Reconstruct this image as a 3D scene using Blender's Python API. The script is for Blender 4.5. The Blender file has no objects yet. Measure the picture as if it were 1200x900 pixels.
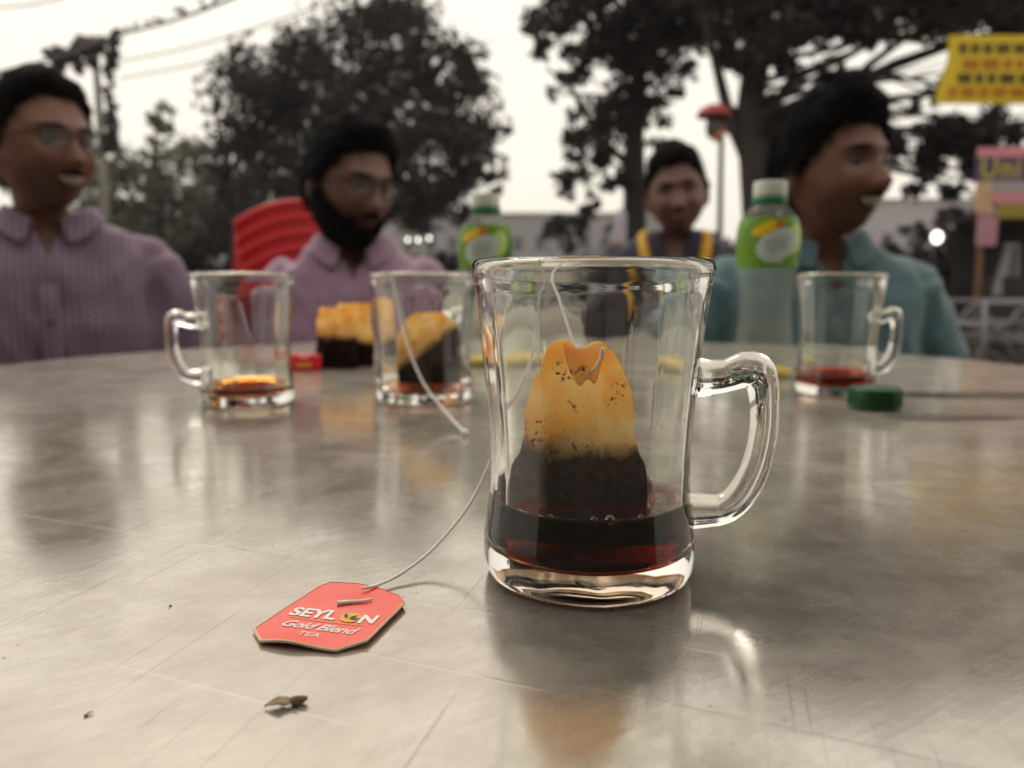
import bpy, bmesh, math, random
import numpy as np
from mathutils import Vector, Matrix, noise as mn
R = math.radians
random.seed(5)
S = bpy.context.scene
C = S.collection
TZ = 0.78            # table top
CH = 0.0892           # camera above the table
PITCH = R(7.66)
HAZE = 0.0013         # density of the hazy air
F = 900.0            # focal length in pixels of the 1200 px wide photograph

# ------------------------------------------------------------------ camera, sky, sun, exposure
cd = bpy.data.cameras.new('camera'); cam = bpy.data.objects.new('camera', cd); C.objects.link(cam)
cam.location = (0, 0, TZ + CH); cam.rotation_euler = (math.pi/2 - PITCH, 0, 0)
cd.sensor_width = 36; cd.lens = 27; cd.clip_start = 0.01; cd.clip_end = 600
cd.dof.use_dof = True; cd.dof.focus_distance = 0.212; cd.dof.aperture_fstop = 10.5
S.camera = cam
SUN_EL, SUN_AZ = 52, -25       # azimuth from +Y towards +X
wd = bpy.data.worlds.new('World'); S.world = wd; wd.use_nodes = True
nt = wd.node_tree; bg = nt.nodes['Background']
sky = nt.nodes.new('ShaderNodeTexSky'); sky.sky_type = 'NISHITA'; sky.sun_disc = False
sky.sun_elevation = R(SUN_EL); sky.sun_rotation = R(SUN_AZ); sky.air_density = 1.5; sky.dust_density = 6; sky.ozone_density = 1
mixw = nt.nodes.new('ShaderNodeMix'); mixw.data_type = 'RGBA'; mixw.inputs[0].default_value = 0.88
mixw.inputs[7].default_value = (9.9, 9.25, 8.1, 1)      # even veil of pale cloud
nt.links.new(sky.outputs[0], mixw.inputs[6]); nt.links.new(mixw.outputs[2], bg.inputs[0]); bg.inputs[1].default_value = 0.1
sd = bpy.data.lights.new('sun', 'SUN'); sd.energy = 0.8; sd.angle = R(20); sd.color = (1, .94, .84)
sun = bpy.data.objects.new('sun', sd); C.objects.link(sun)
az, el = R(SUN_AZ), R(SUN_EL)
sun.rotation_euler = Vector((math.sin(az)*math.cos(el), math.cos(az)*math.cos(el), math.sin(el))).to_track_quat('Z', 'Y').to_euler()
sun.location = (0, 0, 8)
S.view_settings.view_transform = 'Standard'; S.view_settings.look = 'None'
S.view_settings.exposure = 0.26; S.view_settings.gamma = 1
S.render.engine = 'CYCLES'
cy = S.cycles; cy.max_bounces = 18; cy.transmission_bounces = 16; cy.glossy_bounces = 6; cy.diffuse_bounces = 3
cy.transparent_max_bounces = 12; cy.volume_bounces = 0; cy.use_denoising = True; cy.sample_clamp_indirect = 12
cy.caustics_refractive = True; cy.caustics_reflective = True; cy.blur_glossy = 0.2

# ------------------------------------------------------------------ helpers
def ray(px, py):
    x = (px-600)/F; y = (450-py)/F
    return Vector((x, math.cos(PITCH)+y*math.sin(PITCH), -math.sin(PITCH)+y*math.cos(PITCH)))
def at(px, py, Y):                      # point on the pixel's ray at distance Y in front of the camera
    d = ray(px, py); return Vector((0, 0, TZ+CH)) + d*(Y/d.y)
def on(px, py, z=0.0):                  # point on the table (z above it)
    d = ray(px, py); t = (z-CH)/d.z; return Vector((0, 0, TZ+CH)) + d*t

def link(o, parent=None):
    C.objects.link(o)
    if parent: o.parent = parent
    return o
def tag(o, label=None, cat=None, group=None, kind=None):
    if label: o['label'] = label
    if cat: o['category'] = cat
    if group: o['group'] = group
    if kind: o['kind'] = kind
    return o
def thing(name, loc, label, cat, rz=0, group=None):
    o = bpy.data.objects.new(name, None); o.location = loc; o.rotation_euler = (0, 0, rz); o.empty_display_size = .05
    link(o); return tag(o, label, cat, group)

class MB:
    def __init__(s): s.v = []; s.f = []
    def add(s, vs, fs):
        n = len(s.v); s.v += [tuple(v) for v in vs]; s.f += [tuple(i+n for i in f) for f in fs]; return s
    def box(s, c, d, rot=None):
        c = Vector(c); M = rot or Matrix.Identity(3); x, y, z = d[0]/2, d[1]/2, d[2]/2
        vs = [c + M @ Vector((a*x, b*y, e*z)) for e in (-1, 1) for a, b in ((-1, -1), (1, -1), (1, 1), (-1, 1))]
        return s.add(vs, [(3, 2, 1, 0), (4, 5, 6, 7), (0, 1, 5, 4), (1, 2, 6, 5), (2, 3, 7, 6), (3, 0, 4, 7)])
    def tube(s, pts, rad, n=10, cap=True, flat=None):
        pts = [Vector(p) for p in pts]; m = len(pts)
        if not hasattr(rad, '__len__'): rad = [rad]*m
        rings = []; up = None
        for i, p in enumerate(pts):
            t = (pts[min(i+1, m-1)] - pts[max(i-1, 0)]).normalized()
            if up is None:
                up = Vector((0, 0, 1)) if abs(t.z) < .9 else Vector((0, 1, 0))
            a = t.cross(up)
            if a.length < 1e-6: a = t.orthogonal()
            a.normalize(); b = a.cross(t).normalized(); up = b
            ra = rad[i] if not hasattr(rad[i], '__len__') else rad[i][0]
            rb = rad[i] if not hasattr(rad[i], '__len__') else rad[i][1]
            rings.append([p + a*math.cos(2*math.pi*k/n)*ra + b*math.sin(2*math.pi*k/n)*rb for k in range(n)])
        vs = [v for r in rings for v in r]; fs = []
        for i in range(m-1):
            for k in range(n):
                fs.append((i*n+k, i*n+(k+1) % n, (i+1)*n+(k+1) % n, (i+1)*n+k))
        if cap:
            fs.append(tuple(range(n-1, -1, -1))); fs.append(tuple((m-1)*n+k for k in range(n)))
        return s.add(vs, fs)
    def ball(s, c, r, nu=16, nv=10, M=None):
        c = Vector(c); r = Vector(r if hasattr(r, '__len__') else (r, r, r)); vs = []; fs = []
        M = M or Matrix.Identity(3)
        for i in range(1, nv):
            th = math.pi*i/nv
            for k in range(nu):
                ph = 2*math.pi*k/nu
                vs.append(c + M @ Vector((r.x*math.sin(th)*math.cos(ph), r.y*math.sin(th)*math.sin(ph), r.z*math.cos(th))))
        a = len(vs); vs += [c + M @ Vector((0, 0, r.z)), c - M @ Vector((0, 0, r.z))]
        for i in range(nv-2):
            for k in range(nu):
                fs.append((i*nu+k, (i+1)*nu+k, (i+1)*nu+(k+1) % nu, i*nu+(k+1) % nu))
        for k in range(nu):
            fs.append((a, k, (k+1) % nu)); fs.append((a+1, (nv-2)*nu+(k+1) % nu, (nv-2)*nu+k))
        return s.add(vs, fs)
    def lathe(s, prof, n=48, rf=None, closed=True):
        vs = []; fs = []; m = len(prof)
        for i, (r, z) in enumerate(prof):
            for k in range(n):
                th = 2*math.pi*k/n; rr = r if rf is None else rf(r, z, th, i)
                vs.append((rr*math.cos(th), rr*math.sin(th), z))
        for i in range(m-1):
            for k in range(n):
                fs.append((i*n+k, i*n+(k+1) % n, (i+1)*n+(k+1) % n, (i+1)*n+k))
        if closed:
            fs.append(tuple(range(n-1, -1, -1))); fs.append(tuple((m-1)*n+k for k in range(n)))
        return s.add(vs, fs)
    def grid(s, fn, nu, nv):
        vs = [fn(i/nu, j/nv) for j in range(nv+1) for i in range(nu+1)]
        return s.add(vs, [(j*(nu+1)+i, j*(nu+1)+i+1, (j+1)*(nu+1)+i+1, (j+1)*(nu+1)+i) for j in range(nv) for i in range(nu)])
    def build(s, name, m, parent=None, smooth=True, bevel=0, solid=0, sub=0):
        me = bpy.data.meshes.new(name); me.from_pydata([tuple(v) for v in s.v], [], s.f); me.validate()
        bm = bmesh.new(); bm.from_mesh(me); bmesh.ops.recalc_face_normals(bm, faces=bm.faces); bm.to_mesh(me); bm.free()
        if smooth: me.polygons.foreach_set('use_smooth', [True]*len(me.polygons))
        me.materials.append(m); o = bpy.data.objects.new(name, me); link(o, parent)
        if solid: q = o.modifiers.new('s', 'SOLIDIFY'); q.thickness = solid; q.offset = 0
        if bevel: q = o.modifiers.new('b', 'BEVEL'); q.width = bevel; q.segments = 2; q.limit_method = 'ANGLE'
        if sub: q = o.modifiers.new('u', 'SUBSURF'); q.levels = q.render_levels = sub
        return o

def npmesh(name, V, Q, m, parent=None):           # fast quads
    me = bpy.data.meshes.new(name); n = len(Q)
    me.vertices.add(len(V)); me.vertices.foreach_set('co', V.astype(np.float32).ravel())
    me.loops.add(n*4); me.loops.foreach_set('vertex_index', Q.astype(np.int32).ravel())
    me.polygons.add(n); me.polygons.foreach_set('loop_start', np.arange(0, n*4, 4, dtype=np.int32))
    me.update(calc_edges=True); me.materials.append(m)
    o = bpy.data.objects.new(name, me); return link(o, parent)

# ---- materials
MATS = {}
def nodes(name):
    m = bpy.data.materials.new(name); m.use_nodes = True; t = m.node_tree
    return m, t, t.nodes['Principled BSDF']
def N(t, kind, **kw):
    n = t.nodes.new('ShaderNode'+kind)
    for k, v in kw.items():
        if k in n.inputs.keys(): n.inputs[k].default_value = v
        else: setattr(n, k, v)
    return n
def objco(t, scale=(1, 1, 1)):
    tc = N(t, 'TexCoord'); mp = N(t, 'Mapping'); mp.inputs['Scale'].default_value = scale
    t.links.new(tc.outputs['Object'], mp.inputs[0]); return mp.outputs[0]
def ramp(t, src, stops):
    r = N(t, 'ValToRGB'); el = r.color_ramp.elements
    while len(el) < len(stops): el.new(.5)
    for e, (p, c) in zip(el, stops):
        e.position = p; e.color = c if hasattr(c, '__len__') else (c, c, c, 1)
    t.links.new(src, r.inputs[0]); return r.outputs[0]
def rgba(c, k=1): return (c[0]*k, c[1]*k, c[2]*k, 1)
def mat(name, col, rough=.6, metal=0, var=.18, scale=30, bump=0, bscale=200, spec=.5, trans=0, ior=1.45, emit=None, coat=0):
    if name in MATS: return MATS[name]
    m, t, p = nodes(name); p.inputs['Roughness'].default_value = rough; p.inputs['Metallic'].default_value = metal
    p.inputs['Specular IOR Level'].default_value = spec; p.inputs['IOR'].default_value = ior
    p.inputs['Transmission Weight'].default_value = trans; p.inputs['Coat Weight'].default_value = coat
    if var:
        co = objco(t); nz = N(t, 'TexNoise', Scale=scale, Detail=4.0, Roughness=.6); t.links.new(co, nz.inputs['Vector'])
        t.links.new(ramp(t, nz.outputs[0], [(.25, rgba(col, 1-var)), (.75, rgba(col, 1+var))]), p.inputs['Base Color'])
    else: p.inputs['Base Color'].default_value = rgba(col)
    if bump:
        co = objco(t); nz = N(t, 'TexNoise', Scale=bscale, Detail=3.0); t.links.new(co, nz.inputs['Vector'])
        b = N(t, 'Bump', Strength=bump, Distance=.002); t.links.new(nz.outputs[0], b.inputs['Height']); t.links.new(b.outputs[0], p.inputs['Normal'])
    if emit: p.inputs['Emission Color'].default_value = rgba(col); p.inputs['Emission Strength'].default_value = emit
    MATS[name] = m; return m

def m_glass():
    m, t, p = nodes('clear_glass'); p.inputs['Base Color'].default_value = (.975, .985, .955, 1)
    p.inputs['Transmission Weight'].default_value = 1; p.inputs['IOR'].default_value = 1.5; p.inputs['Roughness'].default_value = .008
    nz = N(t, 'TexNoise', Scale=90.0, Detail=1.0); t.links.new(objco(t, (1, 1, .25)), nz.inputs['Vector'])
    b = N(t, 'Bump', Strength=.12, Distance=.0006); t.links.new(nz.outputs[0], b.inputs['Height']); t.links.new(b.outputs[0], p.inputs['Normal'])
    return m
GLASS = m_glass()
def m_tea(name, sig, ztop):
    # refracting free surface on top; below it the tea simply fills the glass (the wetted glass carries that interface)
    m, t, p = nodes(name); L = t.links.new; p.inputs['Transmission Weight'].default_value = 1; p.inputs['IOR'].default_value = 1.33
    p.inputs['Roughness'].default_value = 0; p.inputs['Base Color'].default_value = (1, .97, .93, 1)
    tc = N(t, 'TexCoord'); sx = N(t, 'SeparateXYZ'); L(tc.outputs['Object'], sx.inputs[0]); gt = N(t, 'Math', operation='GREATER_THAN'); L(sx.outputs[2], gt.inputs[0]); gt.inputs[1].default_value = ztop-.0004
    tr = N(t, 'BsdfTransparent'); ms = N(t, 'MixShader'); L(gt.outputs[0], ms.inputs[0]); L(tr.outputs[0], ms.inputs[1]); L(p.outputs[0], ms.inputs[2]); L(ms.outputs[0], t.nodes['Material Output'].inputs[0])
    d = max(sig); v = N(t, 'VolumeAbsorption', Density=d); v.inputs['Color'].default_value = (1-sig[0]/d, 1-sig[1]/d, 1-sig[2]/d, 1)
    L(v.outputs[0], t.nodes['Material Output'].inputs['Volume']); return m
WETG, tt, p = nodes('wetted_glass'); p.inputs['Base Color'].default_value = (.99, .99, .98, 1); p.inputs['Transmission Weight'].default_value = 1; p.inputs['IOR'].default_value = 1.5/1.33; p.inputs['Roughness'].default_value = .0
TEA = m_tea('strong_black_tea', (110, 400, 700), .0240)
TEA_RED = m_tea('red_tea', (60, 260, 400), .0100)
TEA_RED_B = m_tea('red_tea_deep', (60, 260, 400), .0155)
TEA_THIN = m_tea('weak_tea', (95, 215, 450), .0125)

def m_table():
    m, t, p = nodes('worn_steel_sheet'); co = objco(t)
    L = t.links.new
    # colour: dull steel with warm film and stains
    n1 = N(t, 'TexNoise', Scale=9.0, Detail=6.0, Roughness=.65); L(co, n1.inputs['Vector'])
    n2 = N(t, 'TexNoise', Scale=60.0, Detail=5.0, Roughness=.7); L(co, n2.inputs['Vector'])
    mp = N(t, 'Mapping', vector_type='TEXTURE'); mp.inputs['Rotation'].default_value = (0, 0, R(33)); mp.inputs['Scale'].default_value = (1/14, 1/420, 1); L(co, mp.inputs[0])
    br = N(t, 'TexNoise', Scale=1.0, Detail=5.0, Roughness=.7); L(mp.outputs[0], br.inputs['Vector'])
    mp2 = N(t, 'Mapping', vector_type='TEXTURE'); mp2.inputs['Rotation'].default_value = (0, 0, R(-22)); mp2.inputs['Scale'].default_value = (1/4, 1/260, 1); L(co, mp2.inputs[0])
    sc = N(t, 'TexNoise', Scale=1.0, Detail=2.0, Roughness=.5); L(mp2.outputs[0], sc.inputs['Vector'])
    scr = ramp(t, sc.outputs[0], [(.70, 0), (.76, 1)])
    mp3 = N(t, 'Mapping', vector_type='TEXTURE'); mp3.inputs['Rotation'].default_value = (0, 0, R(74)); mp3.inputs['Scale'].default_value = (1/12, 1/900, 1); L(co, mp3.inputs[0])
    sc3 = N(t, 'TexNoise', Scale=1.0, Detail=2.0, Roughness=.5); L(mp3.outputs[0], sc3.inputs['Vector'])
    scr3 = ramp(t, sc3.outputs[0], [(.64, 0), (.72, 1)])
    base = ramp(t, n1.outputs[0], [(.3, (.62, .57, .51, 1)), (.7, (.77, .725, .655, 1))])
    mx = N(t, 'Mix', data_type='RGBA', blend_type='MULTIPLY'); mx.inputs[0].default_value = .6
    L(base, mx.inputs[6]); L(ramp(t, n2.outputs[0], [(.33, .62), (.62, 1.0)]), mx.inputs[7])
    mxb = N(t, 'Mix', data_type='RGBA', blend_type='MULTIPLY'); mxb.inputs[0].default_value = .5
    L(mx.outputs[2], mxb.inputs[6]); L(ramp(t, br.outputs[0], [(.3, .72), (.7, 1.0)]), mxb.inputs[7])
    mxs = N(t, 'Mix', data_type='RGBA', blend_type='MULTIPLY'); L(scr3, mxs.inputs[0]); L(mxb.outputs[2], mxs.inputs[6]); mxs.inputs[7].default_value = (.62, .62, .62, 1)
    mxt = N(t, 'Mix', data_type='RGBA'); ml = N(t, 'Math', operation='MULTIPLY'); L(scr, ml.inputs[0]); ml.inputs[1].default_value = .28
    L(ml.outputs[0], mxt.inputs[0]); L(mxs.outputs[2], mxt.inputs[6]); mxt.inputs[7].default_value = (.86, .82, .74, 1)
    n5 = N(t, 'TexNoise', Scale=22.0, Detail=8.0, Roughness=.72, Distortion=.4); L(co, n5.inputs['Vector'])
    # tiny dark specks
    vo = N(t, 'TexVoronoi', Scale=230.0); L(co, vo.inputs['Vector'])
    wn = N(t, 'TexNoise', Scale=14.0, Detail=2.0); L(co, wn.inputs['Vector'])
    sp = ramp(t, vo.outputs['Distance'], [(.07, 1), (.12, 0)]); gt = ramp(t, wn.outputs[0], [(.54, 0), (.62, 1)])
    mm = N(t, 'Math', operation='MULTIPLY'); L(sp, mm.inputs[0]); L(gt, mm.inputs[1])
    mxk = N(t, 'Mix', data_type='RGBA'); L(mm.outputs[0], mxk.inputs[0]); L(mxt.outputs[2], mxk.inputs[6]); mxk.inputs[7].default_value = (.16, .12, .09, 1)
    L(mxk.outputs[2], p.inputs['Base Color'])
    p.inputs['Metallic'].default_value = 1
    ro = ramp(t, n1.outputs[0], [(.3, .14), (.7, .075)]); ad = N(t, 'Math', operation='ADD'); L(ro, ad.inputs[0])
    rb = ramp(t, n2.outputs[0], [(.35, .06), (.65, 0)]); L(rb, ad.inputs[1]); L(ad.outputs[0], p.inputs['Roughness'])
    p.inputs['Anisotropic'].default_value = .25
    bp = N(t, 'Bump', Strength=.10, Distance=.0002); L(br.outputs[0], bp.inputs['Height'])
    bp2 = N(t, 'Bump', Strength=.10, Distance=.0003); L(n2.outputs[0], bp2.inputs['Height']); L(bp.outputs[0], bp2.inputs['Normal'])
    bp3 = N(t, 'Bump', Strength=.12, Distance=.0003); L(scr, bp3.inputs['Height']); L(bp2.outputs[0], bp3.inputs['Normal'])
    n0 = N(t, 'TexNoise', Scale=5.0, Detail=1.0); L(co, n0.inputs['Vector'])
    bp4 = N(t, 'Bump', Strength=.25, Distance=.0025); L(n0.outputs[0], bp4.inputs['Height']); L(bp3.outputs[0], bp4.inputs['Normal'])
    L(bp4.outputs[0], p.inputs['Normal'])
    # thin dull film of dried tea and dust
    df = N(t, 'BsdfDiffuse'); df.inputs[0].default_value = (.60, .535, .455, 1)
    fm = N(t, 'Math', operation='MULTIPLY'); L(ramp(t, n1.outputs[0], [(.3, 1.0), (.75, .55)]), fm.inputs[0]); L(ramp(t, n5.outputs[0], [(.34, .22), (.68, .48)]), fm.inputs[1])
    ms = N(t, 'MixShader'); L(fm.outputs[0], ms.inputs[0]); L(p.outputs[0], ms.inputs[1]); L(df.outputs[0], ms.inputs[2])
    L(ms.outputs[0], t.nodes['Material Output'].inputs[0])
    return m
STEEL = m_table()

def leaf_mat(name, col, tr=.35):
    m, t, p = nodes(name); tc = N(t, 'TexCoord'); nz = N(t, 'TexNoise', Scale=1.3, Detail=5.0); t.links.new(tc.outputs['Object'], nz.inputs['Vector'])
    c = ramp(t, nz.outputs[0], [(.3, rgba(col, .55)), (.7, rgba(col, 1.45))]); t.links.new(c, p.inputs['Base Color']); p.inputs['Roughness'].default_value = .7
    p.inputs['Specular IOR Level'].default_value = .25
    tl = N(t, 'BsdfTranslucent'); t.links.new(c, tl.inputs[0]); ms = N(t, 'MixShader'); ms.inputs[0].default_value = tr
    t.links.new(p.outputs[0], ms.inputs[1]); t.links.new(tl.outputs[0], ms.inputs[2]); t.links.new(ms.outputs[0], t.nodes['Material Output'].inputs[0])
    return m
LEAF_DARK = leaf_mat('dark_leaves', (.036, .031, .033)); LEAF_MID = leaf_mat('olive_leaves', (.075, .080, .048)); LEAF_HAZED = leaf_mat('hazed_leaves', (.12, .13, .085))  # the palest leaf colour has distance haze painted into it
BARK = mat('bark', (.036, .028, .026), .9, var=.4, scale=12, bump=.8, bscale=25)

def bag_mat(name, cut, tilt=0.0):
    # wet paper above, soaked leaves showing through below
    m, t, p = nodes(name); L = t.links.new; tc = N(t, 'TexCoord'); co = tc.outputs['Object']
    sx = N(t, 'SeparateXYZ'); L(co, sx.inputs[0])
    n1 = N(t, 'TexNoise', Scale=75.0, Detail=5.0, Roughness=.6); L(co, n1.inputs['Vector'])
    a = N(t, 'Math', operation='MULTIPLY_ADD'); L(sx.outputs[0], a.inputs[0]); a.inputs[1].default_value = tilt; L(sx.outputs[2], a.inputs[2])
    b = N(t, 'Math', operation='MULTIPLY_ADD'); L(n1.outputs[0], b.inputs[0]); b.inputs[1].default_value = .020; L(a.outputs[0], b.inputs[2])
    mr = N(t, 'MapRange'); L(b.outputs[0], mr.inputs[0]); mr.inputs[1].default_value = cut+.0075; mr.inputs[2].default_value = cut+.0135
    n2 = N(t, 'TexNoise', Scale=70.0, Detail=4.0); L(co, n2.inputs['Vector'])
    pap = ramp(t, n2.outputs[0], [(.32, (.90, .52, .16, 1)), (.5, (.95, .69, .32, 1)), (.66, (.97, .84, .58, 1))])
    vo = N(t, 'TexNoise', Scale=640.0, Detail=3.0, Roughness=.6); L(co, vo.inputs['Vector'])
    n3 = N(t, 'TexNoise', Scale=110.0, Detail=2.0); L(co, n3.inputs['Vector'])
    sp = N(t, 'Math', operation='MULTIPLY'); L(ramp(t, vo.outputs[0], [(.57, 0), (.62, 1)]), sp.inputs[0]); L(ramp(t, n3.outputs[0], [(.54, 0), (.60, 1)]), sp.inputs[1])
    k = N(t, 'Mix', data_type='RGBA'); L(sp.outputs[0], k.inputs[0]); L(pap, k.inputs[6]); k.inputs[7].default_value = (.05, .025, .012, 1)
    n4 = N(t, 'TexNoise', Scale=350.0, Detail=4.0); L(co, n4.inputs['Vector'])
    dk = ramp(t, n4.outputs[0], [(.35, (.012, .006, .004, 1)), (.7, (.075, .034, .018, 1))])
    x = N(t, 'Mix', data_type='RGBA'); L(mr.outputs[0], x.inputs[0]); L(dk, x.inputs[6]); L(k.outputs[2], x.inputs[7])
    L(x.outputs[2], p.inputs['Base Color']); p.inputs['Roughness'].default_value = .38
    bp = N(t, 'Bump', Strength=.5, Distance=.0006); L(n4.outputs[0], bp.inputs['Height']); wv = N(t, 'TexNoise', Scale=90.0, Detail=2.0, Distortion=1.5); L(co, wv.inputs['Vector']); bq = N(t, 'Bump', Strength=.6, Distance=.0025); L(wv.outputs[0], bq.inputs['Height']); L(bp.outputs[0], bq.inputs['Normal']); L(bq.outputs[0], p.inputs['Normal'])
    tl = N(t, 'BsdfTranslucent'); L(x.outputs[2], tl.inputs[0]); ms = N(t, 'MixShader'); ms.inputs[0].default_value = .8
    L(p.outputs[0], ms.inputs[1]); L(tl.outputs[0], ms.inputs[2]); L(ms.outputs[0], t.nodes['Material Output'].inputs[0])
    return m
PAPER_WET = mat('wet_filter_paper', (.90, .50, .22), .45, var=.2, scale=200)
THREAD = mat('white_cotton_thread', (.88, .86, .79), .8, var=.1, scale=900)

# ------------------------------------------------------------------ ground and far setting
def ground_mat():
    m, t, p = nodes('dry_earth'); co = objco(t); nz = N(t, 'TexNoise', Scale=.7, Detail=8.0, Roughness=.7); t.links.new(co, nz.inputs['Vector'])
    t.links.new(ramp(t, nz.outputs[0], [(.3, (.10, .08, .06, 1)), (.7, (.24, .20, .155, 1))]), p.inputs['Base Color']); p.inputs['Roughness'].default_value = .95
    b = N(t, 'Bump', Strength=.6, Distance=.02); t.links.new(nz.outputs[0], b.inputs['Height']); t.links.new(b.outputs[0], p.inputs['Normal']); return m
g = MB(); g.grid(lambda u, v: ((u-.5)*500, -60+v*420, .05*mn.noise(Vector((u*60, v*60, 0))) if v > .2 else 0), 60, 60)
tag(g.build('ground', ground_mat()), kind='structure')

# ------------------------------------------------------------------ trees
def leaves(clumps, size, seed, aspect=.55):
    rng = np.random.default_rng(seed); out = []
    for c, r, n in clumps:
        r = np.array(r if hasattr(r, '__len__') else (r, r, r)); c = np.array(c)
        d = rng.normal(size=(n, 3)); d /= np.linalg.norm(d, axis=1)[:, None]
        # break the clump into sub-tufts so its outline stays uneven
        k = max(4, n//45); tc = rng.normal(size=(k, 3)); tc /= np.linalg.norm(tc, axis=1)[:, None]; tc *= rng.uniform(.25, 1.0, (k, 1))**.6
        idx = rng.integers(0, k, n); P = tc[idx] + d*rng.uniform(0, .42, (n, 1))**.8
        out.append(c + P*r)
    P = np.concatenate(out); n = len(P)
    a = rng.normal(size=(n, 3)); a /= np.linalg.norm(a, axis=1)[:, None]
    b = np.cross(a, rng.normal(size=(n, 3))); b /= np.linalg.norm(b, axis=1)[:, None]
    s = size*rng.uniform(.6, 1.35, (n, 1))
    V = np.stack([P-a*s*.5, P+b*s*aspect*.5, P+a*s*.5, P-b*s*aspect*.5], 1).reshape(-1, 3)
    return V, np.arange(n*4).reshape(-1, 4)
def bent(a, b, k=.12, n=5, seed=0):
    rr = random.Random(seed); a, b = Vector(a), Vector(b); L = (b-a).length; out = []
    o = Vector((rr.uniform(-1, 1), rr.uniform(-1, 1), rr.uniform(-.2, 1)))*L*k
    for i in range(n+1):
        t = i/n; out.append(a.lerp(b, t) + o*math.sin(math.pi*t) + Vector((rr.uniform(-1, 1), rr.uniform(-1, 1), rr.uniform(-1, 1)))*L*.018*(0 < i < n))
    return out
def tree(name, label, trunk, r0, r1, clumps, leaf, lm, seed, group=None, cat='tree', limb_from=.45, extra=()):
    base = Vector(trunk[0]); e = thing(name, base, label, cat, group=group)
    loc = [Vector(p)-base for p in trunk]; m = len(loc)
    tb = MB(); tb.tube(loc, [r0+(r1-r0)*i/(m-1) for i in range(m)], 10)
    br = MB(); rr = random.Random(seed)
    for i, (c, r, n) in enumerate(clumps):
        c = Vector(c)-base
        cand = [loc[0].lerp(loc[-1], 0)] ; best = None
        for j in range(m-1):
            for q in (0, .33, .66, 1):
                p = loc[j].lerp(loc[j+1], q); fr = (j+q)/(m-1)
                if fr < limb_from: continue
                s = (p-c).length + max(0, p.z-c.z+.2)*1.5
                if best is None or s < best[0]: best = (s, p, fr)
        p, fr = best[1], best[2]; rad = max(.015, (r0+(r1-r0)*fr)*.28)
        br.tube(bent(p, c, .20, 5, seed*31+i), [rad*(1-.75*k/5) for k in range(6)], 6)
        for q in range(2):
            rv = r if not hasattr(r, '__len__') else max(r)
            tip = c + Vector((rr.uniform(-1, 1), rr.uniform(-1, 1), rr.uniform(-.6, 1)))*rv*.8
            br.tube(bent(p.lerp(c, .6), tip, .1, 4, seed*77+i*5+q), [rad*.35*(1-.8*k/4) for k in range(5)], 5)
    for pts, ra, rb in extra:
        k = len(pts); br.tube([Vector(p)-base for p in pts], [ra+(rb-ra)*i/(k-1) for i in range(k)], 7)
    tb.build('trunk', BARK, e); br.build('branches', BARK, e)
    V, Q = leaves([(tuple(Vector(c)-base), r, n) for c, r, n in clumps], leaf, seed)
    npmesh('crown', V, Q, lm, e)
    return e
def gz(p): return Vector((p.x, p.y, 0))
def clump(px, py, rp, Y, dens, rng, dj=.6, leaf=.1):
    k = Y/F; r = rp*k; y = Y + rng.uniform(-1, 1)*dj
    c = at(px, py, y); n = int(dens*(r/leaf)**2*32)
    return (tuple(c), (r, r*1.0, r*.9), max(20, n))

rng = random.Random(11)
# the big round tree behind the bearded man
Y = 14.0; cl = []
for px, py, rp in [(300, 120, 58), (350, 75, 55), (410, 60, 60), (465, 50, 55), (515, 75, 48), (545, 130, 45), (555, 190, 38), (330, 170, 62), (400, 140, 70), (470, 130, 65), (520, 180, 52),
                   (285, 200, 48), (340, 235, 52), (280, 255, 40), (400, 220, 60), (470, 210, 55), (530, 235, 38), (455, 20, 34), (290, 85, 34), (568, 160, 26), (310, 290, 38), (270, 300, 34), (370, 285, 40), (490, 245, 30), (572, 215, 16), (560, 95, 22)]:
    cl.append(clump(px, py, rp, Y, .95, rng, 1.1, .12))
b = gz(at(405, 300, Y))
tree('broadleaf_tree', 'wide round dark tree crown rising behind the bearded man', [b, b+Vector((.05, 0, 1.0)), b+Vector((-.1, .1, 2.0)), b+Vector((.1, 0, 3.2)), b+Vector((.1, 0, 4.2))], .28, .08, cl, .14, LEAF_DARK, 3, limb_from=.3)
# trees at the left, paled by haze put into the leaf colour
Y = 21.0; cl = []
for px, py, rp in [(130, 200, 30), (165, 225, 42), (210, 205, 40), (235, 190, 26), (120, 250, 34), (190, 260, 42), (230, 245, 36), (185, 160, 16), (190, 128, 16), (110, 170, 18), (140, 285, 40), (215, 290, 40), (245, 225, 30)]:
    cl.append(clump(px, py, rp*1.15, Y, .7, rng, 1.2, .16))
b = gz(at(185, 300, Y))
tree('broadleaf_tree', 'pale thin-leaved tree far behind the man in the checked shirt', [b, b+Vector((0, 0, 1.2)), b+Vector((.15, 0, 2.6)), b+Vector((.1, 0, 4.6))], .22, .05, cl, .19, LEAF_HAZED, 4, limb_from=.2)
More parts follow.
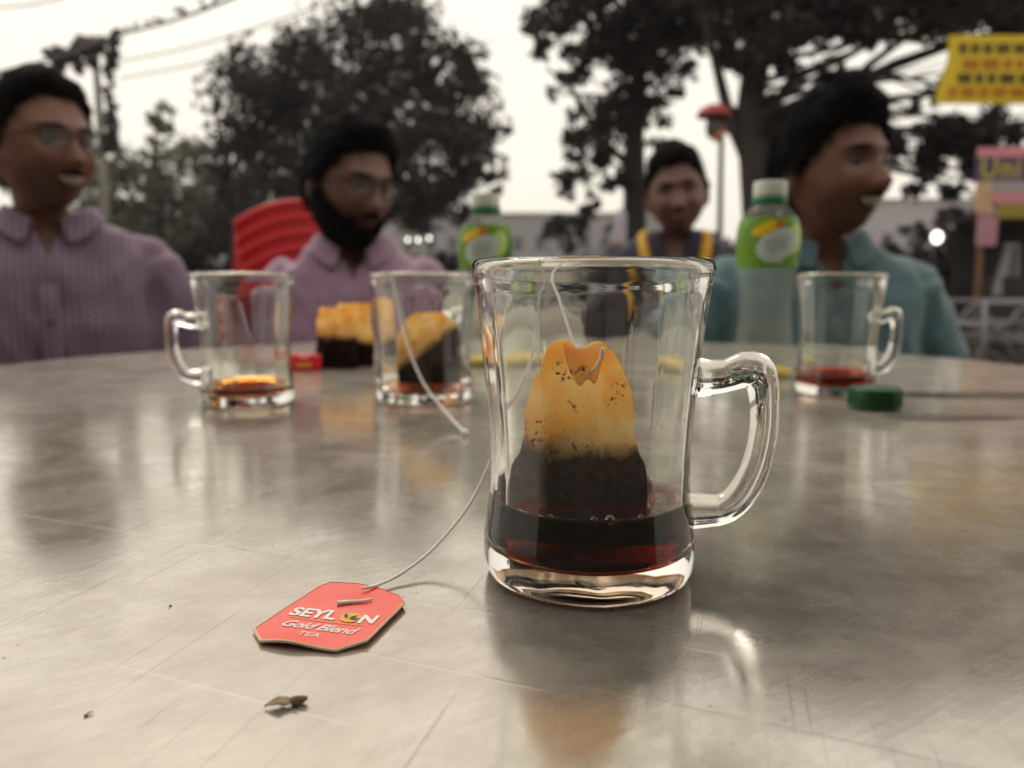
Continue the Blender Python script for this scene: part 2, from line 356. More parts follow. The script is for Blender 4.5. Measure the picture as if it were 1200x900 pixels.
# trees at the right
Y = 10.0; cl = []
for px, py, rp in [(645, 15, 34), (690, 25, 48), (740, 30, 55), (790, 25, 50), (650, 55, 22), (700, 75, 34), (745, 90, 46), (660, 85, 18), (725, 140, 40), (690, 150, 32), (760, 150, 26), (675, 190, 28), (705, 205, 26), (650, 112, 12), (662, 225, 14),
                   (800, 60, 34), (780, 110, 16), (720, -50, 70), (800, -60, 70), (650, -30, 36), (690, 240, 14), (845, 20, 40), (760, 55, 40)]:
    cl.append(clump(px, py, rp, Y, .95, rng, .9, .11))
cl.append(clump(731, 217, 9, Y-.2, 2.2, rng, .02, .05))
b = gz(at(742, 300, Y))
tw = [at(757, 165, Y), at(748, 192, Y), at(733, 214, Y-.2)]
tree('broadleaf_tree', 'dark loose-leaved tree standing behind the man in the yellow-edged vest', [b, at(744, 240, Y), at(743, 165, Y), at(748, 95, Y), at(752, 30, Y), at(755, -60, Y)], .17, .06, cl, .12, LEAF_DARK, 6, limb_from=.5,
     extra=[(tw, .02, .01), ([at(744, 200, Y), at(700, 160, Y), at(668, 100, Y-.2), at(640, 80, Y)], .06, .015)])
Y = 8.0; cl = []
for px, py, rp in [(860, 10, 44), (905, 20, 46), (955, 15, 42), (1000, 10, 38), (1040, 15, 34), (1085, 10, 40), (1130, 15, 36), (1180, 15, 44), (840, 70, 26), (880, 85, 24), (930, 60, 30), (1150, 160, 36), (1190, 150, 30), (1120, 150, 30), (1085, 165, 30),
                   (1110, 190, 34), (1070, 200, 26), (1165, 205, 34), (1090, 110, 12), (1110, 85, 14), (960, 90, 24), (1020, 50, 10), (900, 130, 20), (860, 140, 14), (1195, 215, 30), (1050, 165, 24), (1075, 130, 14), (1135, 225, 24),
                   (870, -60, 80), (980, -70, 90), (1100, -60, 90), (1200, -50, 90), (920, -120, 70), (1010, -135, 75), (1100, -140, 80), (1200, -130, 80), (1290, -120, 80), (820, -110, 60), (1290, 40, 80), (1290, 160, 70)]:
    cl.append(clump(px, py, rp, Y, 1.15, rng, .8, .10))
b = gz(at(893, 300, Y))
tree('broadleaf_tree', 'spreading tree with a thick trunk and arching bare boughs behind the curly-haired man', [b, at(890, 250, Y), at(884, 180, Y), at(880, 120, Y), at(888, 50, Y), at(905, -60, Y), at(930, -160, Y)], .20, .08, cl, .11, LEAF_DARK, 9, limb_from=.4,
     extra=[([at(886, 190, Y), at(930, 135, Y), at(985, 108, Y), at(1050, 75, Y), at(1115, 52, Y), at(1200, 30, Y)], .10, .03),
            ([at(985, 108, Y), at(1020, 75, Y), at(1060, 45, Y), at(1100, 20, Y)], .05, .02),
            ([at(884, 160, Y), at(930, 90, Y), at(985, 70, Y), at(1060, 28, Y)], .07, .02),
            ([at(888, 215, Y), at(855, 140, Y), at(838, 70, Y), at(820, 0, Y)], .08, .03)])
# low shrubs and hedges filling the background under the crowns
def shrub(name, label, cl, lm, leaf, seed, px, Y):
    b = gz(at(px, 320, Y)); top = b + Vector((0, 0, .5)); e = thing(name, b, label, 'shrub', group=None)
    st = MB()
    for i, (c, r, n) in enumerate(cl):
        st.tube(bent(Vector((random.Random(i).uniform(-.1, .1), 0, 0)), Vector(c)-b, .08, 4, i), [.03, .026, .02, .014, .008], 5)
    st.build('stem', BARK, e)
    V, Q = leaves([(tuple(Vector(c)-b), r, n) for c, r, n in cl], leaf, seed); npmesh('foliage', V, Q, lm, e); return e
def cls(lst, Y, dens, leaf, dj=.4): return [clump(px, py, rp, Y, dens, rng, dj, leaf) for px, py, rp in lst]
shrub('shrub', 'dark leafy shrub behind the stacked red chairs', cls([(235, 300, 34), (210, 330, 38), (250, 350, 40), (285, 300, 30), (330, 320, 40), (215, 380, 40), (190, 300, 26), (262, 262, 22)], 9, 1.0, .07), LEAF_DARK, .08, 21, 240, 9)
shrub('shrub', 'olive shrub in shade behind the man in the checked shirt', cls([(110, 280, 34), (150, 300, 38), (180, 330, 40), (60, 300, 50), (120, 350, 50), (0, 330, 60)], 11, .8, .08), LEAF_MID, .10, 22, 130, 11)
shrub('shrub', 'small dark palm-like bush against the grey far wall', cls([(650, 262, 16), (672, 268, 18), (690, 258, 14), (640, 275, 8), (715, 268, 8), (668, 290, 10), (680, 310, 14)], 16, .9, .07), LEAF_DARK, .10, 23, 670, 16)
shrub('shrub', 'low dark hedge running behind the signboards', cls([(1060, 300, 26), (1085, 310, 28), (1120, 300, 30), (1100, 340, 38), (1140, 350, 44), (1180, 320, 50), (1070, 270, 16), (1110, 262, 18), (1130, 245, 16), (1180, 380, 50), (1100, 390, 40), (1230, 340, 60), (1130, 280, 18)], 9, 1.0, .07), LEAF_DARK, .08, 24, 1120, 9)
shrub('shrub', 'dark bush low down between the bearded man and the bottle beside him', cls([(500, 310, 18), (525, 305, 16), (485, 330, 20), (530, 330, 20), (560, 330, 20)], 13, 1.0, .08), LEAF_DARK, .09, 25, 510, 13)
shrub('shrub', 'dark bush low down behind the shoulder of the vested man', cls([(865, 300, 26), (890, 270, 22), (860, 340, 30), (900, 330, 30), (845, 280, 12), (930, 300, 30)], 7, 1.0, .06), LEAF_DARK, .07, 26, 875, 7)

# far low buildings
def far_building(px0, px1, pytop, Y, depth, col, label, nwin):
    a = at(px0, pytop, Y); c = at(px1, pytop, Y); h = a.z; w = c.x-a.x
    e = thing('building', ((a.x+c.x)/2, Y, 0), label, 'building')
    wl = mat('render_'+str(px0), col, .9, var=.12, scale=.8)
    MB().box((0, depth/2, h/2), (w, depth, h)).build('wall', wl, e, smooth=False)
    MB().box((0, depth/2, h+.1), (w+.5, depth+.5, .22)).build('roof', mat('roof_slab', (.30, .28, .27), .9), e, smooth=False)
    gl = mat('dark_window', (.05, .055, .06), .3)
    for s in range(max(1, int(h/2.9))):
        for i in range(nwin):
            x = -w/2 + w*(i+.5)/nwin
            MB().box((x, -.01, 1.5+s*2.9), (w/nwin*.42, .06, 1.3)).build('window', gl, e, smooth=False)
far_building(440, 800, 252, 75, 12, (.27, .26, .27), 'long low grey building far beyond the table', 14)
far_building(1000, 1230, 236, 70, 12, (.36, .33, .35), 'pale mauve building far behind the curly-haired man', 8)
far_building(-60, 330, 262, 80, 10, (.36, .38, .37), 'grey-green building far behind the pale tree', 12)

# ------------------------------------------------------------------ utility pole with creeper, and wires
Y = 18.0; b = gz(at(128, 300, Y)); top = at(128, 42, Y)
e = thing('utility_pole', b, 'thin utility pole smothered in hanging creeper at the far left', 'pole')
MB().tube([(0, 0, 0), (0, 0, top.z*.5), (0, 0, top.z)], [.10, .09, .07], 12).build('pole', mat('concrete', (.22, .2, .18), .9), e)
MB().box((0, -.1, top.z-.15), (.7, .08, .08)).build('crossarm', mat('rusty_iron', (.11, .07, .05), .8), e, smooth=False)
cl = cls([(128, 50, 10), (112, 58, 10), (98, 56, 12), (80, 62, 12), (64, 66, 9), (132, 70, 9), (130, 95, 7), (128, 120, 8), (130, 150, 9), (92, 78, 9), (70, 80, 8), (128, 175, 12), (110, 72, 8), (140, 42, 7), (128, 60, 9), (129, 82, 8), (128, 108, 8), (129, 135, 9), (129, 162, 10), (104, 62, 9), (88, 66, 9), (72, 70, 9), (118, 50, 8)], Y, 1.3, .07, .1)
V, Q = leaves([(tuple(Vector(c)-b), r, n) for c, r, n in cl], .12, 41); npmesh('creeper', V, Q, LEAF_DARK, e)
BLK = mat('black_cable', (.03, .03, .03), .6)
def cable(p, q, sag, r, label):
    b = p.lerp(q, .5); t = MB(); n = 16
    t.tube([p.lerp(q, i/n)-b-Vector((0, 0, sag*math.sin(math.pi*i/n))) for i in range(n+1)], r, 6)
    o = t.build('overhead_cable', BLK); o.location = b; tag(o, label, 'cable', 'wires strung from the creeper-covered pole'); return o
cb = cable(at(128, 42, 18), at(330, -28, 13), .12, .030, 'thick overhead cable with creeper leaves running up from the pole')
p0, p1 = at(128, 42, 18), at(330, -28, 13)
V, Q = leaves([(tuple(p0.lerp(p1, t)-cb.location), .09, 40) for t in (.05, .12, .2, .3, .36, .47, .52, .63, .7)], .08, 42); npmesh('creeper', V, Q, LEAF_DARK, cb)
cable(at(128, 44, 18), at(-60, 96, 14), .1, .030, 'overhead cable sloping down from the pole towards the checked shirt')
for i, (a, bb) in enumerate([((140, 72), (420, -12)), ((140, 92), (470, 2)), ((-20, 10), (150, -30))]):
    cable(at(*a, 18), at(*bb, 14), .15, .016, ['thin overhead wire just below the creeper-hung cable', 'thin overhead wire, the lowest one passing above the round tree', 'thin overhead wire high above the checked shirt, clear of the pole'][i])

# ------------------------------------------------------------------ table
e = thing('table', (0, .42, 0), 'round-ended steel-topped tea stall table, scratched and dull', 'table')
def outline(n=160, ins=0):
    out = []
    for k in range(n):
        th = 2*math.pi*k/n; c, s_ = math.cos(th), math.sin(th); ex = 2/2.45 if s_ > 0 else 2/5
        x = (.60-ins)*math.copysign(abs(c)**ex, c); y = ((.76-ins) if s_ > 0 else (.80-ins))*math.copysign(abs(s_)**ex, s_)
        out.append((x, y))
    return out
t = MB(); rings = [(.30, 0), (.02, 0), (.006, 0), (.0015, -.002), (0, -.006), (0, -.030), (.004, -.034), (.03, -.034)]
vs = [(x, y, TZ+dz) for ins, dz in rings for x, y in outline(160, ins)]; n = 160
fs = [(i*n+k, i*n+(k+1) % n, (i+1)*n+(k+1) % n, (i+1)*n+k) for i in range(len(rings)-1) for k in range(n)] + [tuple(range(n))]
t.add(vs, fs).build('top', STEEL, e, smooth=False)
iron = mat('painted_iron', (.06, .06, .065), .5)
for sx in (-1, 1):
    for yy in (-.55, .40): MB().tube([(sx*.36, yy, 0), (sx*.34, yy, TZ-.035)], .018, 12).build('leg', iron, e)
for yy in (-.55, .40): MB().box((0, yy, TZ-.06), (.66, .03, .04)).build('crossbar', iron, e, smooth=False)

# spilled water at the right of the table
def puddle(c, rx, ry, label, seed):
    t = MB(); n = 48; rr = []
    for k in range(n):
        th = 2*math.pi*k/n; q = 1+.35*mn.noise(Vector((math.cos(th)*1.6, math.sin(th)*1.6, seed)))+.15*mn.noise(Vector((math.cos(th)*5, math.sin(th)*5, seed)))
        rr.append((rx*q*math.cos(th), ry*q*math.sin(th)))
    vs = [(x, y, .0002) for x, y in rr] + [(x*.95, y*.95, .0009) for x, y in rr] + [(x*.6, y*.6, .0012) for x, y in rr] + [(0, 0, .0012)]
    fs = [(i*n+k, i*n+(k+1) % n, (i+1)*n+(k+1) % n, (i+1)*n+k) for i in range(2) for k in range(n)] + [(2*n+k, 2*n+(k+1) % n, 3*n) for k in range(n)]
    o = t.add(vs, fs).build('water_spill', WATER); o.location = c; tag(o, label, 'spill')
m, tt, p = nodes('spilled_water'); p.inputs['Base Color'].default_value = (.10, .085, .07, 1); p.inputs['Roughness'].default_value = .03; p.inputs['IOR'].default_value = 1.33
tr = N(tt, 'BsdfTransparent'); ms = N(tt, 'MixShader'); ms.inputs[0].default_value = .55; tt.links.new(tr.outputs[0], ms.inputs[1]); tt.links.new(p.outputs[0], ms.inputs[2]); tt.links.new(ms.outputs[0], tt.nodes['Material Output'].inputs[0])
WATER = m
puddle(on(1150, 464), .055, .020, 'dark wet patch on the steel with a pale rim beside the green cap', 1.0)
puddle(on(1085, 463), .028, .018, 'small wet blot between the green cap and the larger wet patch', 4.0)
puddle(on(1110, 490), .045, .012, 'thin wet streak on the steel in front of the green cap', 9.0)

# ------------------------------------------------------------------ mugs
NF = 12
def facet(th):
    a = (th % (2*math.pi/NF)) - math.pi/NF
    return math.cos(math.pi/NF)/math.cos(a)
def sstep(a, b, x):
    t = min(1, max(0, (x-a)/(b-a))); return t*t*(3-2*t)
ZK = 1.026
OUT = [(0, .0022), (.020, .0020), (.0255, .0008), (.0275, 0), (.0292, 0), (.0308, .0009), (.0318, .003), (.0324, .0065), (.0324, .011), (.0317, .0165), (.0309, .022), (.0304, .030), (.0304, .038), (.0308, .046), (.0315, .055), (.0324, .064), (.0334, .073), (.0343, .081), (.0349, .0855), (.0354, .0878), (.0357, .0898), (.0355, .0914), (.0349, .0924), (.0340, .0928)]
INN = [(.0332, .0925), (.0327, .0916), (.0323, .0900), (.0319, .0875), (.0315, .083), (.0308, .075), (.0298, .066), (.0288, .056), (.0281, .046), (.0277, .036), (.0275, .027), (.0273, .020), (.0271, .0135), (.0264, .0100), (.0245, .0080), (.0205, .0070), (.013, .0067), (0, .0066)]
OUT = [(a, b*ZK) for a, b in OUT]; INN = [(a, b*ZK) for a, b in INN]
def dens(pr, k=2):
    out = []
    for i in range(len(pr)-1):
        for j in range(k): t = j/k; out.append((pr[i][0]*(1-t)+pr[i+1][0]*t, pr[i][1]*(1-t)+pr[i+1][1]*t))
    return out+[pr[-1]]
def f_out(r, z, th, i=0):
    w = .25*sstep(.002, .010, z)*(1-sstep(.074, .086, z)); return r*(1-w*(1-facet(th)))
def f_in(r, z, th, i=0):
    w = .5*(1-sstep(.072, .086, z))*sstep(.0066, .0095, z); return r*(1-w*(1-facet(th)))
def make_mug(loc, label, handle_deg, sr=1.0, tea=None, tea_z=0, group='glass tea mugs on the steel table'):
    e = thing('glass_mug', loc, label, 'mug', group=group)
    nn = 144; pr = [(max(r, .0002)*sr, z) for r, z in dens(OUT)] ; pi = [(max(r, .0002)*sr, z) for r, z in dens(INN)]
    no = len(pr); allp = pr+pi
    t = MB(); t.lathe(allp, nn, rf=lambda r, z, th, i: f_out(r, z, th) if i < no else f_in(r, z, th))
    o = t.build('body', GLASS, e)
    if tea:
        o.data.materials.append(WETG)
        for pl_ in o.data.polygons:
            ring = min(pl_.vertices)//nn
            if ring >= no and pl_.center.z < tea_z: pl_.material_index = 1
    # D-shaped handle with a small thumb bump
    hp = [(.0312, .0605), (.036, .0605), (.0405, .0610), (.0455, .0628), (.0490, .0622), (.0508, .0590), (.0517, .053), (.0519, .046), (.0512, .039), (.0495, .032), (.0468, .026), (.0435, .0218), (.0400, .0200), (.0365, .0195), (.0300, .0193)]
    hr = [.0060, .0050, .0046, .0052, .0053, .0045, .0040, .0039, .0039, .0040, .0042, .0043, .0044, .0048, .0056]
    P = []; Rr = []
    for i in range(len(hp)-1):
        for j in range(4):
            q = j/4; p0 = hp[max(i-1, 0)]; p1 = hp[i]; p2 = hp[i+1]; p3 = hp[min(i+2, len(hp)-1)]
            cr = [.5*((2*p1[k])+(-p0[k]+p2[k])*q+(2*p0[k]-5*p1[k]+4*p2[k]-p3[k])*q*q+(-p0[k]+3*p1[k]-3*p2[k]+p3[k])*q**3) for k in (0, 1)]
            P.append(cr); Rr.append(hr[i]*(1-q)+hr[i+1]*q)
    P.append(hp[-1]); Rr.append(hr[-1]); a = R(handle_deg); off = .0310*(sr-1)
    t = MB(); t.tube([((x+off)*math.cos(a), (x+off)*math.sin(a), z) for x, z in P], [(r*1.12, r*1.06) for r in Rr], 20)
    t.build('handle', GLASS, e)
    if tea is TEA:
        for j, (bx_, by_, br_r) in enumerate(((.0030, -.0252, .0013), (-.0012, -.0255, .0009), (.0115, -.0228, .0007), (-.0125, -.0222, .0006))):
            t = MB(); t.ball((bx_, by_, tea_z+.0001), br_r, 14, 10); t.build('bubble', GLASS, e)
    if tea:
        pl = []
        for r, z in reversed(dens(INN, 3)):
            if z < tea_z-.0004: pl.append((max(r, .0002)*sr+.00012, z-.0001))
        rl = [r for r, z in dens(INN, 6) if z <= tea_z][0]*sr
        pl += [(rl+.0001, tea_z+.0006), (rl-.0005, tea_z+.0001), (rl-.0016, tea_z-.0002), (rl*.6, tea_z-.0003), (.0002, tea_z-.0003)]
        t = MB(); t.lathe(pl, nn, rf=f_in); o = t.build('tea', tea, e)
    return e
M1 = Vector((.0237, .2300, TZ+.0002))
make_mug(M1, 'glass mug in sharp focus with a slumped tea bag standing in dark tea', -4, 1.0, TEA, .0240)
M2 = on(290, 478); M2 = Vector((-.1945, .5600, TZ+.0002))
make_mug(M2, 'nearly empty glass mug with a film of pale tea, handle towards the checked shirt', 184, 1.03, TEA_THIN, .0125)
M3 = Vector((-.0660, .5750, TZ+.0002))
make_mug(M3, 'wide glass mug holding a dark tea bag whose string hangs to the table', 62, 1.13, TEA_RED, .0100)
M4 = Vector((.258, .6080, TZ+.0002))
make_mug(M4, 'glass mug with a little red tea left, beside the green cap', 8, .95, TEA_RED_B, .0155)

# ------------------------------------------------------------------ tea bags
def pouch(widths, zs, thick, seed, nx=28, nz=36, wr=.0012, ear=0.0):
    def ip(t, a):
        x = t*(len(a)-1); i = min(int(x), len(a)-2); f = x-i; p0, p3 = a[max(i-1, 0)], a[min(i+2, len(a)-1)]; return .5*(2*a[i]+(a[i+1]-p0)*f+(2*p0-5*a[i]+4*a[i+1]-p3)*f*f+(3*a[i]-p0-3*a[i+1]+p3)*f**3)
    t = MB(); vs = []; fs = []
    for side in (-1, 1):
        b = len(vs)
        for j in range(nz+1):
            v = j/nz; w = ip(v, widths); z = ip(v, zs); th = ip(v, thick)
            for i in range(nx+1):
                u = i/nx*2-1; prof = (1-abs(u)**2.6)*(1-(abs(v-.0)*1.0)**9)*min(1, (v+.03)*9)
                q = mn.noise(Vector((u*2.2, v*3.5, seed)))*.8 + mn.noise(Vector((u*5, v*7, seed+3)))*.5+mn.noise(Vector((u*11, v*4, seed+5)))*.25
                edge = .0013*mn.noise(Vector((v*9, seed, 1)))*(abs(u)**4)
                bow = .0022*mn.noise(Vector((u*1.1, v*1.4, seed+8)))*2
                vs.append((u*w/2+edge*(1 if u > 0 else -1)+.0008*q, side*(th*prof*.5+wr*q*prof+.00015)+bow, z+.0006*q+ear*v**6*math.sin(math.pi*abs(u))))
        for j in range(nz):
            for i in range(nx): fs.append((b+j*(nx+1)+i, b+j*(nx+1)+i+1, b+(j+1)*(nx+1)+i+1, b+(j+1)*(nx+1)+i))
    h = (nx+1)*(nz+1)
    for j in range(nz):
        for i in (0, nx): fs.append((j*(nx+1)+i, (j+1)*(nx+1)+i, h+(j+1)*(nx+1)+i, h+j*(nx+1)+i))
    for i in range(nx):
        for j in (0, nz): fs.append((j*(nx+1)+i, j*(nx+1)+i+1, h+j*(nx+1)+i+1, h+j*(nx+1)+i))
    return t.add(vs, fs)
def smoothline(pts, k=6):
    pts = [Vector(p) for p in pts]; out = []
    for i in range(len(pts)-1):
        p0, p1, p2, p3 = pts[max(i-1, 0)], pts[i], pts[i+1], pts[min(i+2, len(pts)-1)]
        for j in range(k):
            q = j/k; out.append(.5*((2*p1)+(p2-p0)*q+(2*p0-5*p1+4*p2-p3)*q*q+(3*p1-p0-3*p2+p3)*q**3))
    return out+[pts[-1]]

# the tea bag of the front mug, with its string and its red paper tag
BO = M1 + Vector((-.0030, .0030, .0072)); rz = R(-4)
e = thing('tea_bag', BO, 'soaked tea bag in the front mug, string running to a red printed tag', 'tea bag', rz)
pouch([.040, .0440, .0425, .0385, .0345, .0335, .0310, .0215], [0, .008, .017, .026, .034, .043, .051, .0605], [.006, .012, .012, .011, .0095, .007, .004, .0018], 2.3, wr=.0026, ear=.0036).build('pouch', bag_mat('tea_bag_paper_a', .0315), e, sub=1)
t = MB(); t.grid(lambda u, v: ((u-.5)*(.0120-.0070*v*v)+.0012, -.0006-.0034*v**.6-.0008*math.sin(u*3.14), .0618-.0100*v+.0022*abs(u-.5)*2*(1-v)-.0010*math.sin(u*7)), 12, 12)
t.build('folded_flap', bag_mat('tea_bag_flap', -.05), e, solid=.0003)
Mi = Matrix.Translation(BO) @ Matrix.Rotation(rz, 4, 'Z'); Mi.invert()
strpts = [M1+Vector(v) for v in [(-.0020, .0005, .0600), (-.0042, .006, .068), (-.0072, .016, .079), (-.0100, .0262, .0895), (-.0112, .0322, .0932), (-.0135, .0352, .0915), (-.0165, .0362, .082), (-.0200, .0350, .064), (-.0245, .0325, .047), (-.0300, .0270, .0310), (-.0375, .0170, .0160), (-.0475, .0040, .0062), (-.0560, -.0080, .0022), (-.0625, -.0160, .0012), (-.0665, -.0210, .0022)]]
t = MB(); t.tube([Mi @ p for p in smoothline(strpts, 8)], .00048, 7); t.build('string', THREAD, e)
t = MB(); t.tube([Mi @ (M1+Vector(v)) for v in [(-.0022, -.0010, .0600), (.0005, -.0015, .0635), (.0028, -.0018, .0672)]], [.00035, .00045, .0005], 7)
t.ball(Mi @ (M1+Vector((.0034, -.0018, .0682))), (.0011, .0008, .0015), 10, 8); t.build('knot', THREAD, e)
# tag
RED = mat('red_printed_card', (.92, .15, .115), .42, var=.06, scale=300)
CARD = mat('card_edge', (.92, .80, .55), .7, var=.05)
WHITE = mat('white_print', (.86, .84, .80), .6, var=0)
ORANGE = mat('orange_print', (.85, .42, .06), .6, var=0)
GREENP = mat('green_print', (.03, .07, .02), .6, var=0)
TC = Vector((-.0460, .1880, TZ))            # tag centre on the table
ux = Vector((.0236, -.0062, 0)).normalized(); uy = Vector((-ux.y, ux.x, 0))
def tagz(a, b):                              # the card is a little curled: front and right edges lift
    return .0009 + .0016*math.exp(-((b+.016)/.006)**2)*math.exp(-((a+.006)/.007)**2) + .0016*max(0, a-.006)/.014 + .0007*math.exp(-((b-.013)/.006)**2-((a+.002)/.006)**2)
cor = []
for px, py in [(297, 734), (305, 749), (393, 759), (430, 750), (475, 706), (467, 695), (445, 686), (420, 681), (387, 679), (372, 685)]:
    d = on(px, py, .0016)-TC; cor.append((d.dot(ux), d.dot(uy)))
def tagpt(a, b, dz=0): return Mi @ (TC + ux*a + uy*b + Vector((0, 0, tagz(a, b)+dz)))
# fill the outline with a grid of radial rings
cx = sum(c[0] for c in cor)/len(cor); cy_ = sum(c[1] for c in cor)/len(cor)
bd = []
for i in range(len(cor)):
    a, b = cor[i], cor[(i+1) % len(cor)]
    for j in range(8): bd.append((a[0]+(b[0]-a[0])*j/8, a[1]+(b[1]-a[1])*j/8))
NB = len(bd); K = 10
vs = [tagpt(cx, cy_)]; fs = []
for k in range(1, K+1):
    for a, b in bd: vs.append(tagpt(cx+(a-cx)*k/K, cy_+(b-cy_)*k/K))
for i in range(NB): fs.append((0, 1+i, 1+(i+1) % NB))
for k in range(K-1):
    for i in range(NB): fs.append((1+k*NB+i, 1+(k+1)*NB+i, 1+(k+1)*NB+(i+1) % NB, 1+k*NB+(i+1) % NB))
tg = MB().add(vs, fs).build('tag', RED, e); tg['label'] = 'red chamfered paper tag printed with white lettering'
vs = []; fs = []
for i, (a, b) in enumerate(bd):
    s = 1.012+.006*mn.noise(Vector((a*300, b*300, 0)))
    vs += [tagpt(cx+(a-cx)*.985, cy_+(b-cy_)*.985, .00014), tagpt(cx+(a-cx)*s, cy_+(b-cy_)*s, -.0002), tagpt(cx+(a-cx)*.99, cy_+(b-cy_)*.99, -.0007)]
for i in range(NB):
    j = (i+1) % NB; fs += [(i*3, i*3+1, j*3+1, j*3), (i*3+1, i*3+2, j*3+2, j*3+1)]
MB().add(vs, fs).build('card_edge', CARD, tg)
FONT = None
def text_verts(body, size, bold=0, shear=0, spacing=1):
    cu = bpy.data.curves.new('t', 'FONT'); cu.body = body; cu.size = size; cu.offset = bold; cu.shear = shear; cu.space_character = spacing; cu.align_x = 'CENTER'; cu.fill_mode = 'FRONT'; cu.resolution_u = 4
    o = bpy.data.objects.new('t', cu); C.objects.link(o); dg = bpy.context.evaluated_depsgraph_get(); dg.update()
    me = bpy.data.meshes.new_from_object(o.evaluated_get(dg)); v = [tuple(x.co) for x in me.vertices]; f = [tuple(q.vertices) for q in me.polygons]
    bpy.data.objects.remove(o); bpy.data.meshes.remove(me); bpy.data.curves.remove(cu); return v, f
def tag_text(name, body, a, b, size, m, **kw):
    v, f = text_verts(body, size, **kw); k = MB(); k.add([tagpt(a+x, b+y, .00022) for x, y, z in v], f); return k.build(name, m, tg, smooth=False)
OX, OY = -.0030, .0030
tag_text('lettering', 'SEYL', OX-.0054, OY, .0066, WHITE, bold=.00022, spacing=.98)
tag_text('lettering', 'N', OX+.0103, OY, .0066, WHITE, bold=.00022)
tag_text('lettering', 'Gold Blend', OX-.0005, OY-.0064, .0048, WHITE, shear=.35, bold=.00006, spacing=.95)
tag_text('lettering', 'TEA', OX-.0005, OY-.0104, .0034, WHITE)
k = MB(); n = 24; k.add([tagpt(OX+.0052+.0029*math.cos(2*math.pi*i/n), OY+.0023+.0027*math.sin(2*math.pi*i/n), .0002) for i in range(n)], [tuple(range(n))]).build('emblem_disc', ORANGE, tg, smooth=False)
for dx, dy, an in ((0, 0, 55), (-.0006, 0, 120), (.0004, -.0002, 20)):
    ca, sa = math.cos(R(an)), math.sin(R(an)); pts = [(0, 0), (.0014, .0006), (.0030, 0), (.0014, -.0006)]
    MB().add([tagpt(OX+.0050+dx+p*ca-q*sa, OY+.0014+dy+p*sa+q*ca, .0003) for p, q in pts], [(0, 1, 2, 3)]).build('emblem_leaf', GREENP, tg, smooth=False)
MB().add([tagpt(OX-.0110+.0215*i/12, OY-.0012-.0004*math.sin(i/12*3)+j*.00035, .0002) for j in (0, 1) for i in range(13)], [(i, i+1, 14+i, 13+i) for i in range(12)]).build('underline', ORANGE, tg, smooth=False)
k = MB(); k.tube([tagpt(.0030, .0165, .0006), tagpt(.0016, .0140, .0006), tagpt(-.0015, .0122, .0006), tagpt(-.0046, .0108, .0006)], [.0004, .00045, .00055, .0008], 7); k.build('string_end', THREAD, tg)

# bag in the wide mug
e = thing('tea_bag', M3+Vector((.0045, -.003, .0075)), 'dark tea bag slumped in the wide mug, its string hanging down outside', 'tea bag', R(6))
o = pouch([.042, .050, .053, .052, .049, .043, .034, .020], [0, .008, .017, .027, .037, .046, .053, .0585], [.008, .016, .017, .015, .012, .009, .006, .003], 7.7, wr=.0022).build('pouch', bag_mat('tea_bag_paper_b', .0345, -.75), e, sub=1)
B = e.location; Mi3 = (Matrix.Translation(B) @ Matrix.Rotation(R(6), 4, 'Z')).inverted()
q = on(545, 511)
sp = [M3+Vector((-.010, -.010, .052)), M3+Vector((-.0150, -.025, .076)), M3+Vector((-.0165, -.0345, .0922)), M3+Vector((-.0170, -.0395, .0925)), M3+Vector((-.0150, -.0420, .080)), M3+Vector((-.0080, -.050, .052)), M3+Vector((.008, -.075, .022)), Vector((q.x-.012, q.y+.030, TZ+.007)), Vector((q.x-.001, q.y+.003, TZ+.0022))]
t = MB(); t.tube([Mi3 @ p for p in smoothline(sp, 7)], .0008, 7); t.build('string', THREAD, e)
t = MB(); t.ball(Mi3 @ Vector((q.x, q.y, TZ+.0022)), (.0022, .0030, .0020), 12, 8); t.build('knot', THREAD, e)

# two used bags on the table
p = on(400, 433)
e = thing('tea_bag', p+Vector((-.004, 0, .0006)), 'used tea bag standing on the steel, orange paper above dark leaves, beside the red tag', 'tea bag', R(8))
pouch([.040, .042, .041, .040, .038, .037, .035, .032], [0, .009, .019, .029, .038, .047, .055, .062], [.012, .017, .017, .014, .010, .007, .004, .002], 11.1, wr=.0016).build('pouch', bag_mat('tea_bag_paper_c', .0320), e, sub=1)
e = thing('tea_bag', p+Vector((.011, .019, .0006)), 'paler used tea bag propped behind the standing used bag', 'tea bag', R(-14))
pouch([.038, .040, .040, .040, .039, .039, .039, .037], [0, .010, .020, .031, .041, .051, .059, .066], [.010, .015, .014, .012, .008, .006, .004, .002], 15.4).build('pouch', bag_mat('tea_bag_paper_d', .0300, .35), e, sub=1)

# red tag folded on the table
p = on(358, 434); e = thing('paper_tag', p, 'small red folded tea tag standing on the steel beside the used bags', 'tag', R(4))
def foldtag(u, v):
    x = (u-.5)*.034; s = (v-.5)*2; return (x, .0085*s*(1-.15*abs(u-.5)), .0164*(1-abs(s)**2.2)+.0004)
t = MB(); t.grid(foldtag, 14, 16); t.build('card', mat('scarlet_card', (.80, .02, .025), .4, var=.08, scale=120), e, solid=.0004)
t = MB(); t.grid(lambda u, v: tuple(Vector(foldtag(.5+(u-.5)*.26, .20+.16*v))+Vector((0, -.0006, .0006))), 6, 6); t.build('printed_emblem', mat('pink_print', (.85, .30, .22), .5, var=0), e)
t = MB(); t.grid(lambda u, v: tuple(Vector(foldtag(.5+(u-.5)*.45, .05+.06*v))+Vector((0, -.0006, .0005))), 6, 4); t.build('printed_line', ORANGE, e)

